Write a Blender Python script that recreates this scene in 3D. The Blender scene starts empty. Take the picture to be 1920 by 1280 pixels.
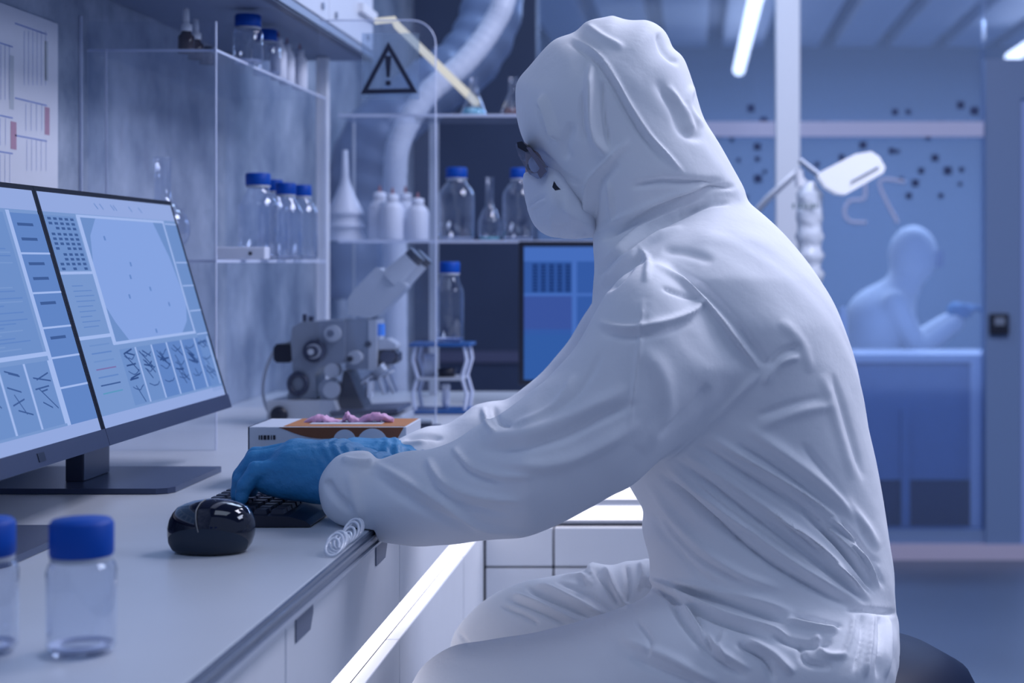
import bpy, math, random
import numpy as np
from mathutils import Vector, Matrix
random.seed(7); np.random.seed(7)
SC = bpy.context.scene
COL = SC.collection
PI = math.pi
# ------------------------------------------------------------------ camera
F = 3100.0; U0, V0 = 1300.0, 490.0; CZ = 1.06           # focal length in px, principal point, eye height
cam_d = bpy.data.cameras.new('camera'); cam = bpy.data.objects.new('camera', cam_d); COL.objects.link(cam)
cam.location = (0, 0, CZ); cam.rotation_euler = (PI/2, 0, 0)
cam_d.sensor_width = 36; cam_d.lens = F/1920*36
cam_d.shift_x = (960-U0)/1920; cam_d.shift_y = -(640-V0)/1920
cam_d.clip_start = 0.05; cam_d.clip_end = 60
cam_d.dof.use_dof = True; cam_d.dof.focus_distance = 1.98; cam_d.dof.aperture_fstop = 4.8
SC.camera = cam
SC.view_settings.view_transform = 'Standard'; SC.view_settings.look = 'None'
SC.view_settings.gamma = 1; SC.view_settings.use_curve_mapping = False
SC.view_settings.exposure = -0.22
# ------------------------------------------------------------------ world, ceiling lights and one added fill
w = bpy.data.worlds.new('world'); SC.world = w; w.use_nodes = True
bg = w.node_tree.nodes['Background']; bg.inputs[0].default_value = (0.43, 0.58, 1.0, 1); bg.inputs[1].default_value = 0.42
def area(name, loc, size, power, col=(0.62, 0.72, 1.0), rot=(0, 0, 0)):
    d = bpy.data.lights.new(name, 'AREA'); d.shape = 'RECTANGLE'; d.size, d.size_y = size; d.energy = power; d.color = col
    o = bpy.data.objects.new(name, d); COL.objects.link(o); o.location = loc; o.rotation_euler = rot
    return o
area('overhead_area_light', (0.95, 2.9, 2.70), (0.8, 1.6), 68, (0.78, 0.80, 1.0))
area('overhead_area_light', (-0.1, 0.9, 2.70), (1.2, 1.0), 8, (0.62, 0.75, 1.0))
area('overhead_area_light', (2.5, 1.9, 2.70), (1.0, 1.6), 52, (0.66, 0.74, 1.0), (0, 0.35, 0))  # added fill, tilted to brighten the left wall and poster
area('overhead_area_light', (-0.3, 4.4, 2.70), (0.9, 1.0), 18, (0.56, 0.72, 1.0))
area('overhead_area_light', (1.2, 7.6, 2.55), (3.0, 0.5), 125, (0.62, 0.74, 1.0))
area('overhead_area_light', (1.2, 10.5, 2.55), (4.0, 0.5), 110, (0.62, 0.74, 1.0))

# ------------------------------------------------------------------ helpers
def P(u, v, Y):                                          # a point of the photo at depth Y
    return Vector(((u-U0)/F*Y, Y, CZ-(v-V0)/F*Y))
def lin(c):
    c = c/255.0
    return c/12.92 if c <= 0.04045 else ((c+0.055)/1.055)**2.4
def rgb(r, g, b): return (lin(r), lin(g), lin(b), 1)
MATS = {}
def mat(name, col, rough=0.5, metal=0.0, noise=0.0, nscale=20, bump=0.0, bscale=60, emit=None, strength=1.0, coat=0.0, spec=0.5, sub=0.0):
    if name in MATS: return MATS[name]
    m = bpy.data.materials.new(name); m.use_nodes = True; nt = m.node_tree; b = nt.nodes['Principled BSDF']
    if len(col) == 3: col = (*col, 1)
    b.inputs['Base Color'].default_value = col; b.inputs['Roughness'].default_value = rough
    b.inputs['Metallic'].default_value = metal; b.inputs['Coat Weight'].default_value = coat
    b.inputs['Specular IOR Level'].default_value = spec
    if sub: 
        b.inputs['Subsurface Weight'].default_value = sub; b.inputs['Subsurface Radius'].default_value = (0.01, 0.01, 0.01); b.inputs['Subsurface Scale'].default_value = 1
    tc = nt.nodes.new('ShaderNodeTexCoord')
    if noise:
        n = nt.nodes.new('ShaderNodeTexNoise'); n.inputs['Scale'].default_value = nscale; n.inputs['Detail'].default_value = 5
        nt.links.new(tc.outputs['Object'], n.inputs['Vector'])
        mx = nt.nodes.new('ShaderNodeMix'); mx.data_type = 'RGBA'
        mx.inputs[6].default_value = tuple(c*(1-noise) for c in col[:3])+(1,); mx.inputs[7].default_value = tuple(min(1, c*(1+noise)) for c in col[:3])+(1,)
        nt.links.new(n.outputs['Fac'], mx.inputs[0]); nt.links.new(mx.outputs[2], b.inputs['Base Color'])
    if bump:
        n2 = nt.nodes.new('ShaderNodeTexNoise'); n2.inputs['Scale'].default_value = bscale; n2.inputs['Detail'].default_value = 3
        nt.links.new(tc.outputs['Object'], n2.inputs['Vector'])
        bp = nt.nodes.new('ShaderNodeBump'); bp.inputs['Strength'].default_value = bump; bp.inputs['Distance'].default_value = 0.01
        nt.links.new(n2.outputs['Fac'], bp.inputs['Height']); nt.links.new(bp.outputs[0], b.inputs['Normal'])
    if emit is not None:
        b.inputs['Emission Color'].default_value = (*emit[:3], 1); b.inputs['Emission Strength'].default_value = strength
    MATS[name] = m; return m
def clear(name, tint=(0.93, 0.96, 1.0), edge=0.5, base=0.04, haze=0.0, hazecol=(0.5, 0.6, 0.9), rough=0.05):
    """thin clear plastic or glass: see-through in the middle, reflecting at its edges"""
    if name in MATS: return MATS[name]
    m = bpy.data.materials.new(name); m.use_nodes = True; nt = m.node_tree; nt.nodes.clear()
    out = nt.nodes.new('ShaderNodeOutputMaterial')
    tr = nt.nodes.new('ShaderNodeBsdfTransparent'); tr.inputs[0].default_value = (*tint, 1)
    gl = nt.nodes.new('ShaderNodeBsdfGlossy'); gl.inputs['Roughness'].default_value = rough; gl.inputs[0].default_value = (0.95, 0.97, 1, 1)
    lw = nt.nodes.new('ShaderNodeLayerWeight'); lw.inputs['Blend'].default_value = 0.5
    pw = nt.nodes.new('ShaderNodeMath'); pw.operation = 'POWER'; pw.inputs[1].default_value = 3.0
    ml = nt.nodes.new('ShaderNodeMath'); ml.operation = 'MULTIPLY_ADD'; ml.inputs[1].default_value = edge; ml.inputs[2].default_value = base
    nt.links.new(lw.outputs['Facing'], pw.inputs[0]); nt.links.new(pw.outputs[0], ml.inputs[0])
    mx = nt.nodes.new('ShaderNodeMixShader'); nt.links.new(ml.outputs[0], mx.inputs[0]); nt.links.new(tr.outputs[0], mx.inputs[1]); nt.links.new(gl.outputs[0], mx.inputs[2])
    last = mx
    if haze:
        df = nt.nodes.new('ShaderNodeBsdfDiffuse'); df.inputs[0].default_value = (*hazecol, 1)
        tl = nt.nodes.new('ShaderNodeBsdfTranslucent'); tl.inputs[0].default_value = (*hazecol, 1)
        ad = nt.nodes.new('ShaderNodeMixShader'); ad.inputs[0].default_value = 0.5
        nt.links.new(df.outputs[0], ad.inputs[1]); nt.links.new(tl.outputs[0], ad.inputs[2])
        m2 = nt.nodes.new('ShaderNodeMixShader'); m2.inputs[0].default_value = haze
        nt.links.new(mx.outputs[0], m2.inputs[1]); nt.links.new(ad.outputs[0], m2.inputs[2]); last = m2
    nt.links.new(last.outputs[0], out.inputs[0]); MATS[name] = m; return m
def glow(name, col, s=1.0):
    if name in MATS: return MATS[name]
    m = bpy.data.materials.new(name); m.use_nodes = True; nt = m.node_tree; nt.nodes.clear()
    out = nt.nodes.new('ShaderNodeOutputMaterial'); e = nt.nodes.new('ShaderNodeEmission'); e.inputs[0].default_value = col if len(col) == 4 else (*col, 1); e.inputs[1].default_value = s
    nt.links.new(e.outputs[0], out.inputs[0]); MATS[name] = m; return m

class MB:
    def __init__(s): s.v = []; s.f = []; s.m = []; s.mats = []; s.sm = []
    def mi(s, m):
        if m not in s.mats: s.mats.append(m)
        return s.mats.index(m)
    def add(s, vs, fs, m, smooth=False):
        o = len(s.v); s.v += [tuple(x) for x in vs]; k = s.mi(m)
        for f in fs: s.f.append([o+i for i in f]); s.m.append(k); s.sm.append(smooth)
    def box(s, x0, x1, y0, y1, z0, z1, m):
        vs = [(x, y, z) for x in (x0, x1) for y in (y0, y1) for z in (z0, z1)]
        s.add(vs, [(0, 1, 3, 2), (4, 6, 7, 5), (0, 4, 5, 1), (2, 3, 7, 6), (0, 2, 6, 4), (1, 5, 7, 3)], m)
    def prism(s, pts, a, b, m, axis='y', smooth=False):
        n = len(pts)
        def p3(p, t): return (p[0], t, p[1]) if axis == 'y' else ((p[0], p[1], t) if axis == 'z' else (t, p[0], p[1]))
        vs = [p3(p, a) for p in pts]+[p3(p, b) for p in pts]
        fs = [[i, (i+1) % n, n+(i+1) % n, n+i] for i in range(n)]
        s.add(vs, fs, m, smooth); s.add([p3(p, a) for p in pts], [list(range(n))[::-1]], m); s.add([p3(p, b) for p in pts], [list(range(n))], m)
    def frame(s, d):
        d = Vector(d).normalized(); a = Vector((0, 0, 1)) if abs(d.z) < 0.9 else Vector((1, 0, 0))
        x = d.cross(a).normalized(); return x, d.cross(x).normalized()
    def cone(s, p, q, r0, r1, m, n=20, caps=True, smooth=True):
        p, q = Vector(p), Vector(q); x, y = s.frame(q-p)
        c = [(math.cos(2*PI*i/n), math.sin(2*PI*i/n)) for i in range(n)]
        vs = [p+(x*a+y*b)*r0 for a, b in c]+[q+(x*a+y*b)*r1 for a, b in c]
        s.add(vs, [[i, (i+1) % n, n+(i+1) % n, n+i] for i in range(n)], m, smooth)
        if caps: s.add(vs[:n], [list(range(n))[::-1]], m); s.add(vs[n:], [list(range(n))], m)
    def cyl(s, p, q, r, m, n=20, smooth=True): s.cone(p, q, r, r, m, n, True, smooth)
    def lathe(s, prof, m, c=(0, 0, 0), n=28, smooth=True, axis=None):
        c = Vector(c); R = Matrix.Identity(3) if axis is None else Vector((0, 0, 1)).rotation_difference(Vector(axis)).to_matrix()
        vs = []
        for r, z in prof:
            for i in range(n): vs.append(c+R@Vector((max(r, 1e-5)*math.cos(2*PI*i/n), max(r, 1e-5)*math.sin(2*PI*i/n), z)))
        fs = [[j*n+i, j*n+(i+1) % n, (j+1)*n+(i+1) % n, (j+1)*n+i] for j in range(len(prof)-1) for i in range(n)]
        s.add(vs, fs, m, smooth)
    def tube(s, pts, r, m, n=10, caps=True):
        pts = [Vector(p) for p in pts]; rs = r if isinstance(r, (list, tuple)) else [r]*len(pts)
        vs = []; x = None
        for i, p in enumerate(pts):
            d = (pts[min(i+1, len(pts)-1)]-pts[max(i-1, 0)]).normalized()
            if x is None: x, y = s.frame(d)
            else: x = (x-d*x.dot(d)).normalized(); y = d.cross(x)
            for k in range(n): vs.append(p+(x*math.cos(2*PI*k/n)+y*math.sin(2*PI*k/n))*rs[i])
        fs = [[j*n+i, j*n+(i+1) % n, (j+1)*n+(i+1) % n, (j+1)*n+i] for j in range(len(pts)-1) for i in range(n)]
        s.add(vs, fs, m, True)
        if caps: s.add(vs[:n], [list(range(n))[::-1]], m); s.add(vs[-n:], [list(range(n))], m)
    def sphere(s, c, r, m, n=20, sc=(1, 1, 1)):
        c = Vector(c); k = n//2; vs = []
        for j in range(k+1):
            t = PI*j/k
            for i in range(n): vs.append(c+Vector((r*sc[0]*math.sin(t)*math.cos(2*PI*i/n), r*sc[1]*math.sin(t)*math.sin(2*PI*i/n), r*sc[2]*math.cos(t))))
        s.add(vs, [[j*n+i, (j+1)*n+i, (j+1)*n+(i+1) % n, j*n+(i+1) % n] for j in range(k) for i in range(n)], m, True)
    def quad(s, pts, m): s.add(pts, [list(range(len(pts)))], m)
    def build(s, name, parent=None, bevel=0.0, seg=2):
        me = bpy.data.meshes.new(name); vs = s.v
        if parent is not None and parent.type == 'EMPTY' and getattr(s, 'world', False):
            vs = [tuple(Vector(v)-parent.location) for v in vs]
        me.from_pydata(vs, [], s.f)
        for m in s.mats: me.materials.append(m)
        me.polygons.foreach_set('material_index', s.m); me.polygons.foreach_set('use_smooth', s.sm); me.update()
        o = bpy.data.objects.new(name, me); COL.objects.link(o)
        if parent: o.parent = parent
        if bevel:
            b = o.modifiers.new('bevel', 'BEVEL'); b.width = bevel; b.segments = seg; b.limit_method = 'ANGLE'; b.angle_limit = 0.7
        return o
def WMB():
    m = MB(); m.world = True; return m                   # vertices given in world space
def tag(o, label, cat, group=None, kind=None):
    o['label'] = label; o['category'] = cat
    if group: o['group'] = group
    if kind: o['kind'] = kind
    return o
def thing(name, loc, label, cat, group=None, rz=0):
    o = bpy.data.objects.new(name, None); COL.objects.link(o); o.location = loc; o.rotation_euler = (0, 0, rz); o.empty_display_size = 0.05
    return tag(o, label, cat, group)
def struct(name, mb, bevel=0): o = mb.build(name, bevel=bevel); o['kind'] = 'structure'; return o
def catmull(pts, k=6, closed=False):
    pts = [Vector(p) for p in pts]; n = len(pts); out = []
    for i in range(n if closed else n-1):
        g = (lambda j: pts[j % n]) if closed else (lambda j: pts[min(max(j, 0), n-1)])
        p0, p1, p2, p3 = g(i-1), g(i), g(i+1), g(i+2)
        for t in range(k):
            t /= k
            out.append(0.5*((2*p1)+(p2-p0)*t+(2*p0-5*p1+4*p2-p3)*t*t+(3*p1-p0-3*p2+p3)*t**3))
    if not closed: out.append(pts[-1])
    return out

# ------------------------------------------------------------------ materials
WHITE = mat('white_laminate', (0.80, 0.82, 0.86), 0.45, noise=0.03)
DESKM = mat('desk_laminate', (0.60, 0.63, 0.68), 0.32, noise=0.05, nscale=6)
CLOTH = mat('coverall_fabric', (0.86, 0.87, 0.90), 0.85, bump=0.10, bscale=45, spec=0.25, sub=0.0)
BLACKP = mat('black_plastic', (0.010, 0.013, 0.03), 0.35, noise=0.2)
GLOSSB = mat('glossy_black_plastic', (0.004, 0.006, 0.018), 0.08, coat=0.6)
DGREY = mat('dark_grey_plastic', (0.035, 0.045, 0.09), 0.35, noise=0.1)
MGREY = mat('grey_metal', (0.30, 0.34, 0.42), 0.35, 0.5, noise=0.05)
SCOPE = mat('microscope_enamel', (0.22, 0.26, 0.34), 0.4, noise=0.05)
SCOPEL = mat('microscope_pale_enamel', (0.46, 0.50, 0.58), 0.35, noise=0.04)
CHROME = mat('chrome', (0.75, 0.78, 0.85), 0.15, 1.0)
BLUECAP = mat('blue_cap_plastic', (0.0, 0.065, 0.40), 0.5, noise=0.05, spec=0.25)
NAVY = mat('navy_plastic', (0.01, 0.07, 0.28), 0.4)
GLOVE = mat('blue_nitrile', (0.035, 0.24, 0.50), 0.5, noise=0.08, nscale=30, bump=0.25, bscale=90)
SQUEEZE = mat('translucent_white_plastic', (0.70, 0.74, 0.86), 0.45, noise=0.03)
REDTIP = mat('dusty_red_plastic', (0.30, 0.10, 0.12), 0.5)
GLASS = clear('bottle_glass', (0.90, 0.93, 0.985), edge=1.0, base=0.08, haze=0.02, hazecol=(0.7, 0.8, 1.0), rough=0.03)
ACRYL = clear('acrylic_sheet', (0.965, 0.98, 1.0), edge=0.35, base=0.025, haze=0.03, hazecol=(0.75, 0.8, 1.0))
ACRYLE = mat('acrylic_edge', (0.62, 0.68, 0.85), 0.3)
TAN = mat('amber_glass', (0.035, 0.018, 0.02), 0.1)
PILLAR = mat('painted_metal', (0.80, 0.82, 0.88), 0.4)

# ------------------------------------------------------------------ room
def concrete():
    m = bpy.data.materials.new('concrete_wall'); m.use_nodes = True; nt = m.node_tree; b = nt.nodes['Principled BSDF']
    tc = nt.nodes.new('ShaderNodeTexCoord'); n = nt.nodes.new('ShaderNodeTexNoise'); n.inputs['Scale'].default_value = 5; n.inputs['Detail'].default_value = 9; n.inputs['Roughness'].default_value = 0.62
    r = nt.nodes.new('ShaderNodeValToRGB'); r.color_ramp.elements[0].position = 0.36; r.color_ramp.elements[0].color = (0.18, 0.235, 0.34, 1)
    r.color_ramp.elements[1].position = 0.66; r.color_ramp.elements[1].color = (0.47, 0.53, 0.64, 1)
    nt.links.new(tc.outputs['Object'], n.inputs['Vector']); nt.links.new(n.outputs['Fac'], r.inputs[0]); nt.links.new(r.outputs[0], b.inputs['Base Color'])
    b.inputs['Roughness'].default_value = 0.7
    bp = nt.nodes.new('ShaderNodeBump'); bp.inputs['Strength'].default_value = 0.2; bp.inputs['Distance'].default_value = 0.01
    nt.links.new(n.outputs['Fac'], bp.inputs['Height']); nt.links.new(bp.outputs[0], b.inputs['Normal'])
    return m
CONC = concrete()
XW = -1.0
b = MB(); b.box(XW-0.1, XW, -0.5, 5.9, 0, 2.8, CONC); struct('wall_left', b)
FLOORM = mat('vinyl_floor', (0.095, 0.13, 0.20), 0.35, noise=0.25, nscale=1.5)
b = MB(); b.box(-4.5, 5.5, -0.5, 12.7, -0.1, 0, FLOORM); struct('floor', b)
CEILM = mat('ceiling_paint', (0.16, 0.20, 0.30), 0.7, noise=0.05)
SLAT = mat('ceiling_slat_paint', (0.62, 0.68, 0.80), 0.6)
b = MB(); b.box(-4.5, 5.5, -0.5, 12.7, 2.78, 2.88, CEILM)
x = -4.4
while x < 5.4: b.box(x, x+0.30, 6.1, 12.5, 2.68, 2.78, SLAT); x += 0.42
struct('ceiling', b)
WALLB = mat('blue_grey_wall_paint', (0.19, 0.28, 0.41), 0.6, noise=0.12, nscale=1.2)
DARKW = mat('dark_blue_wall_panel', (0.045, 0.065, 0.13), 0.45, noise=0.25, nscale=3)
b = MB(); b.box(-4.5, 5.5, 12.6, 12.7, 0, 2.8, WALLB); struct('wall_back', b)
b = MB(); b.box(-4.6, -4.5, 5.9, 12.7, 0, 2.8, WALLB); struct('wall_left', b)
# partition: dark panel at the left, glass with frame, door at the right
YP = 5.9
b = MB(); b.box(XW-0.1, -0.56, YP, YP+0.1, 0, 2.8, DARKW); b.box(XW, -0.56, YP-0.01, YP, 0.70, 0.74, mat('purple_grey_trim', (0.10, 0.11, 0.2), 0.5)); struct('wall_back', b)
PGLASS = clear('partition_glass', (0.78, 0.87, 1.0), edge=0.5, base=0.03, haze=0.13, hazecol=(0.62, 0.71, 0.86))
FRAMEB = mat('blue_painted_frame', (0.20, 0.29, 0.48), 0.45)
b = MB(); b.box(-0.56, 1.04, YP+0.03, YP+0.042, 0.10, 2.8, PGLASS); win = struct('window_1', b)
b = MB(); b.box(-0.56, 1.035, YP-0.01, YP+0.015, 1.505, 1.558, mat('lavender_frosted_band', (0.72, 0.70, 0.88), 0.6)); b.build('frosted_band', win)
b = MB(); DOTM = mat('navy_dot_film', (0.012, 0.035, 0.13), 0.5)
dots = [(1408,203,7),(1432,226,7),(1348,252,6),(1372,262,4),(1420,275,7),(1420,298,5),(1421,335,8),(1434,322,4),(1398,370,5),(1508,235,6),(1544,232,5),(1604,233,5),(1642,233,5),(1678,210,6),(1703,210,5),(1618,272,7),(1578,295,6),(1703,248,7),(1727,245,7),(1740,258,5),(1765,232,5),(1801,197,7),(1827,208,8),(1753,296,7),(1777,320,8),(1803,318,5),(1727,320,6),(1716,343,7),(1704,367,6),(1764,367,5),(1672,283,6),(1683,284,4),(1532,308,5),(1452,358,4),(1385,300,4),(1690,335,4),(1800,345,4)]
for (u, v, r) in dots:
    c = P(u, v, YP+0.028); h = r/F*YP*0.95
    b.box(c.x-h, c.x+h, YP+0.026, YP+0.029, c.z-h, c.z+h, DOTM)
b.build('dot_decal', win)
b = MB(); MARK = mat('pale_marker_ink', (0.78, 0.78, 0.95), 0.6)
for path in ([(1622,342),(1620,372),(1594,376),(1583,395),(1592,414),(1624,417)], [(1696,341),(1648,341),(1683,417)]):
    b.tube(catmull([P(u, v, YP+0.024) for u, v in path], 4), 0.007, MARK, 6)
b.build('marker_writing', win)
b = MB(); b.box(1.04, 1.165, YP-0.02, YP+0.06, 0.0, 1.78, FRAMEB); b.box(1.165, 1.9, YP-0.02, YP+0.06, 1.64, 1.78, FRAMEB)
b.box(1.04, 1.9, YP-0.02, YP+0.06, 1.78, 2.8, PGLASS); b.box(1.9, 2.0, YP-0.02, YP+0.06, 0, 2.8, FRAMEB); struct('trim_1', b)
b = MB(); b.box(1.168, 1.895, YP, YP+0.03, 0.01, 1.635, PGLASS); dr = struct('door_1', b)
b = MB(); b.box(1.168, 1.225, YP-0.012, YP+0.0, 0.05, 1.63, mat('pale_blue_door_stile', (0.36, 0.48, 0.85), 0.4)); b.build('door_stile', dr)
kp = thing('door_keypad', (1.085, YP-0.045, 0.80), 'small dark square keypad mounted on the blue door frame', 'keypad')
b = MB(); b.box(-0.034, 0.034, 0, 0.024, 0, 0.075, BLACKP); b.build('housing', kp, 0.004)
b = MB(); b.box(-0.018, 0.018, -0.003, 0, 0.035, 0.062, MGREY); b.build('display', kp)
b = MB(); b.box(2.0, 5.5, YP, YP+0.1, 0, 2.8, WALLB); struct('wall_back', b)
b = MB(); b.box(-0.56, 1.165, YP-0.03, YP-0.001, 0.0, 0.055, mat('pale_pink_skirting', (0.66, 0.58, 0.70), 0.4)); b.box(-0.56, 1.04, YP, YP+0.1, 0.0, 0.1, FRAMEB); struct('baseboard_back', b)
b = MB(); b.box(1.165, 2.6, YP-0.03, YP-0.021, 0.0, 0.055, MATS['pale_pink_skirting']); struct('baseboard_back', b)
b = MB(); b.box(0.25, 0.323, 5.0, 5.07, 0, 2.78, PILLAR); struct('trim_2', b, 0.004)
# tube lights under the far ceiling
TUBEL = glow('tube_light', (0.88, 0.88, 1.0, 1), 4.0)
def tube_light(x, z, y0, y1, label):
    t = thing('tube_light', (x, y0, z), label, 'ceiling light', 'tube lights under the far ceiling')
    b = MB(); b.cyl((0, 0, 0), (0, y1-y0, 0), 0.040, TUBEL); b.sphere((0, y1-y0, 0), 0.040, TUBEL); b.build('lamp_tube', t)
    for k in (0.2, 0.8): b = MB(); b.cyl((0, (y1-y0)*k, 0.04), (0, (y1-y0)*k, 2.66-z), 0.004, MGREY, 6); b.build('hanger', t)
tube_light(0.33, 2.45, 9.03, 12.0, 'long white tube light to the left of the metal post, slanting towards its lower end')
tube_light(0.33, 2.45, 6.4, 8.90, 'white tube light just above the slanting one at the top edge, nearly out of frame')
tube_light(2.17, 2.45, 8.2, 11.3, 'white tube light at the far right edge over the door')

# ------------------------------------------------------------------ L-shaped bench
DZ = 0.75; XE = -0.37
EDGE = mat('grey_edge_profile', (0.20, 0.24, 0.33), 0.25, 0.6)
t = thing('workbench', (-0.7, 2.0, 0), 'long white lab bench with grey edge profile running under the monitors and turning the corner', 'workbench')
b = WMB(); b.box(XW+0.002, XE-0.003, 0.3, 3.0, DZ-0.02, DZ, DESKM); b.box(XW+0.002, 0.30, 3.0, 3.95, DZ-0.02, DZ, DESKM); b.build('worktop', t, 0.0015)
b = WMB()
b.box(XE-0.003, XE, 0.3, 3.0, DZ-0.020, DZ-0.0005, EDGE); b.box(XE, XE+0.002, 0.3, 3.0, DZ-0.0085, DZ-0.006, MGREY); b.box(XE, XE+0.003, 0.3, 3.0, DZ-0.0205, DZ-0.0175, SCOPEL)
b.box(XE, 0.30, 2.994, 2.999, DZ-0.02, DZ, EDGE); b.build('edge_profile', t)
XP = XE-0.012
ys = [0.35, 0.95, 1.55, 2.15, 2.75]
for i in range(4):
    b = WMB(); b.box(XP-0.018, XP, ys[i]+0.002, ys[i+1]-0.002, 0.615, DZ-0.025, WHITE); d = b.build('drawer', t, 0.0015)
    b = WMB(); b.box(XP-0.018, XP, ys[i]+0.002, ys[i+1]-0.002, 0.09, 0.569, WHITE); d = b.build('cabinet_door', t, 0.0015)
b = WMB(); b.box(XP-0.018, XP, 2.752, 3.011, 0.615, DZ-0.025, WHITE); b.box(XP-0.018, XP, 2.752, 3.011, 0.09, 0.569, WHITE); b.build('corner_filler', t)
xs = [XP+0.002, -0.255, 0.01, 0.295]
for i in range(3):
    b = WMB(); b.box(xs[i]+0.002, xs[i+1]-0.002, 3.012, 3.03, 0.648, DZ-0.025, WHITE); b.build('drawer', t, 0.001)
    b = WMB(); b.box(xs[i]+0.002, xs[i+1]-0.002, 3.012, 3.03, 0.505, 0.575, WHITE); b.build('drawer', t, 0.001)
    b = WMB(); b.box(xs[i]+0.002, xs[i+1]-0.002, 3.012, 3.03, 0.09, 0.501, WHITE); b.build('cabinet_door', t, 0.001)
b = WMB(); b.box(XW+0.01, XP-0.05, 0.35, 3.0, 0.01, DZ-0.021, DGREY); b.box(XW+0.01, 0.285, 3.06, 3.93, 0.01, DZ-0.021, DGREY); b.build('carcass', t)
STRIP = glow('led_strip_light', (0.84, 0.83, 0.98, 1), 2.4)
t2 = thing('led_strip', (XP, 1.5, 0.595), 'glowing white light strip recessed along the bench front below the drawers', 'light strip')
b = WMB(); b.box(XP-0.030, XP-0.012, 0.36, 2.985, 0.577, 0.609, STRIP); b.build('glow_bar', t2); b = WMB(); b.box(XP-0.011, 0.285, 3.034, 3.05, 0.586, 0.609, STRIP); b.build('glow_bar', t2); b = WMB(); b.box(XP-0.011, 0.285, 3.034, 3.05, 0.624, 0.644, STRIP); b.build('glow_bar', t2)
b = WMB(); b.box(XP-0.040, XP-0.031, 0.36, 3.0, 0.571, 0.613, WHITE); b.box(XP-0.03, 0.285, 3.051, 3.058, 0.577, 0.647, MGREY); b.build('backing_channel', t2)
LAB = mat('grey_label_film', (0.16, 0.19, 0.27), 0.5)
for (ya, yb, lab) in ((1.585, 1.655, 'dark grey tag stuck below the bench edge, the nearer of the two'), (1.985, 2.055, 'mid grey tag stuck below the bench edge, the farther one near the sleeve')):
    b = MB(); zt = DZ-0.0215; b.prism([(ya, zt), (yb, zt), (yb, zt-0.020), (yb-0.012, zt-0.034), (ya, zt-0.034)], XP+0.0003, XP+0.0016, LAB, 'x')
    tag(b.build('edge_tag'), lab, 'tag', 'grey tags under the bench edge')

# ------------------------------------------------------------------ monitors
SG = {k: glow('screen_'+k, rgb(*c), 1.18) for k, c in dict(base=(118,150,205), pic=(132,162,224), line=(160,184,236), dark=(62,92,150), mid=(96,132,196), deep=(50,78,135), soft=(108,142,200), red=(120,112,170), top=(146,168,222), green=(90,150,190)).items()}
MW, MH = 0.540, 0.3355
XT, ZT, XB, ZB = -0.820, 1.1536, -0.726, 0.831
def monitor(y0, y1, label):
    yc = (y0+y1)/2
    t = thing('monitor', (-0.85, yc, DZ), label, 'monitor', 'pair of monitors on the bench')
    dn = Vector((XB-XT, 0, ZB-ZT)).normalized(); nrm = Vector((-dn.z, 0, dn.x))
    if nrm.x < 0: nrm = -nrm
    L = (Vector((XB, 0, ZB))-Vector((XT, 0, ZT))).length
    def pt(s, tt, d=0.0): return Vector((XT, y0, ZT))+Vector((0, (y1-y0)*s, 0))+dn*(L*tt)+nrm*d
    def slab(mb, s0, s1, t0, t1, d0, d1, m):
        vs = [pt(s, tt, d) for s in (s0, s1) for tt in (t0, t1) for d in (d0, d1)]
        mb.add(vs, [(0, 1, 3, 2), (4, 6, 7, 5), (0, 4, 5, 1), (2, 3, 7, 6), (0, 2, 6, 4), (1, 5, 7, 3)], m)
    b = WMB(); slab(b, 0.0002, 0.9998, 0, 1, -0.022, -0.0005, DGREY); b.build('housing', t)
    b = WMB(); e = 0.0065/(y1-y0); et = 0.0065/L; ch = 0.935
    BZ = mat('bezel_plastic', (0.006, 0.009, 0.022), 0.6, spec=0.15); slab(b, 0.0002, e, 0, 1, -0.0003, 0.0014, BZ); slab(b, 1-e, 0.9998, 0, 1, -0.0003, 0.0014, BZ); slab(b, e, 1-e, 0, et, -0.0003, 0.0014, BZ)
    slab(b, 0.0005, 0.9995, ch, 1, -0.0005, 0.0035, DGREY); b.build('bezel', t)
    # stand
    b = WMB(); yb = yc-0.07; ya = yc+0.07
    b.box(-0.862, -0.838, yb+0.02, ya-0.02, DZ+0.008, 1.0, DGREY); b.build('stand_column', t, 0.001)
    b = WMB(); b.box(-0.838, -0.8365, yb+0.021, ya-0.021, DZ+0.009, 0.93, mat('paler_column_grey', (0.12, 0.15, 0.24), 0.35, 0.3)); b.build('column_face', t)  # this side of the column in a paler grey
    b = WMB(); c = 0.02; x0, x1, yy0, yy1 = -0.955, -0.695, yc-0.12, yc+0.12
    b.prism([(x0, yy0), (x1-c, yy0), (x1-0.006, yy0+0.006), (x1, yy0+c), (x1, yy1-0.004), (x1-0.004, yy1), (x0, yy1)], DZ+0.0005, DZ+0.008, mat('stand_base_satin', (0.05, 0.07, 0.14), 0.28, 0.2), 'z'); b.build('stand_base', t, 0.001)
    return t, pt, slab, e, et, ch, L
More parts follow.
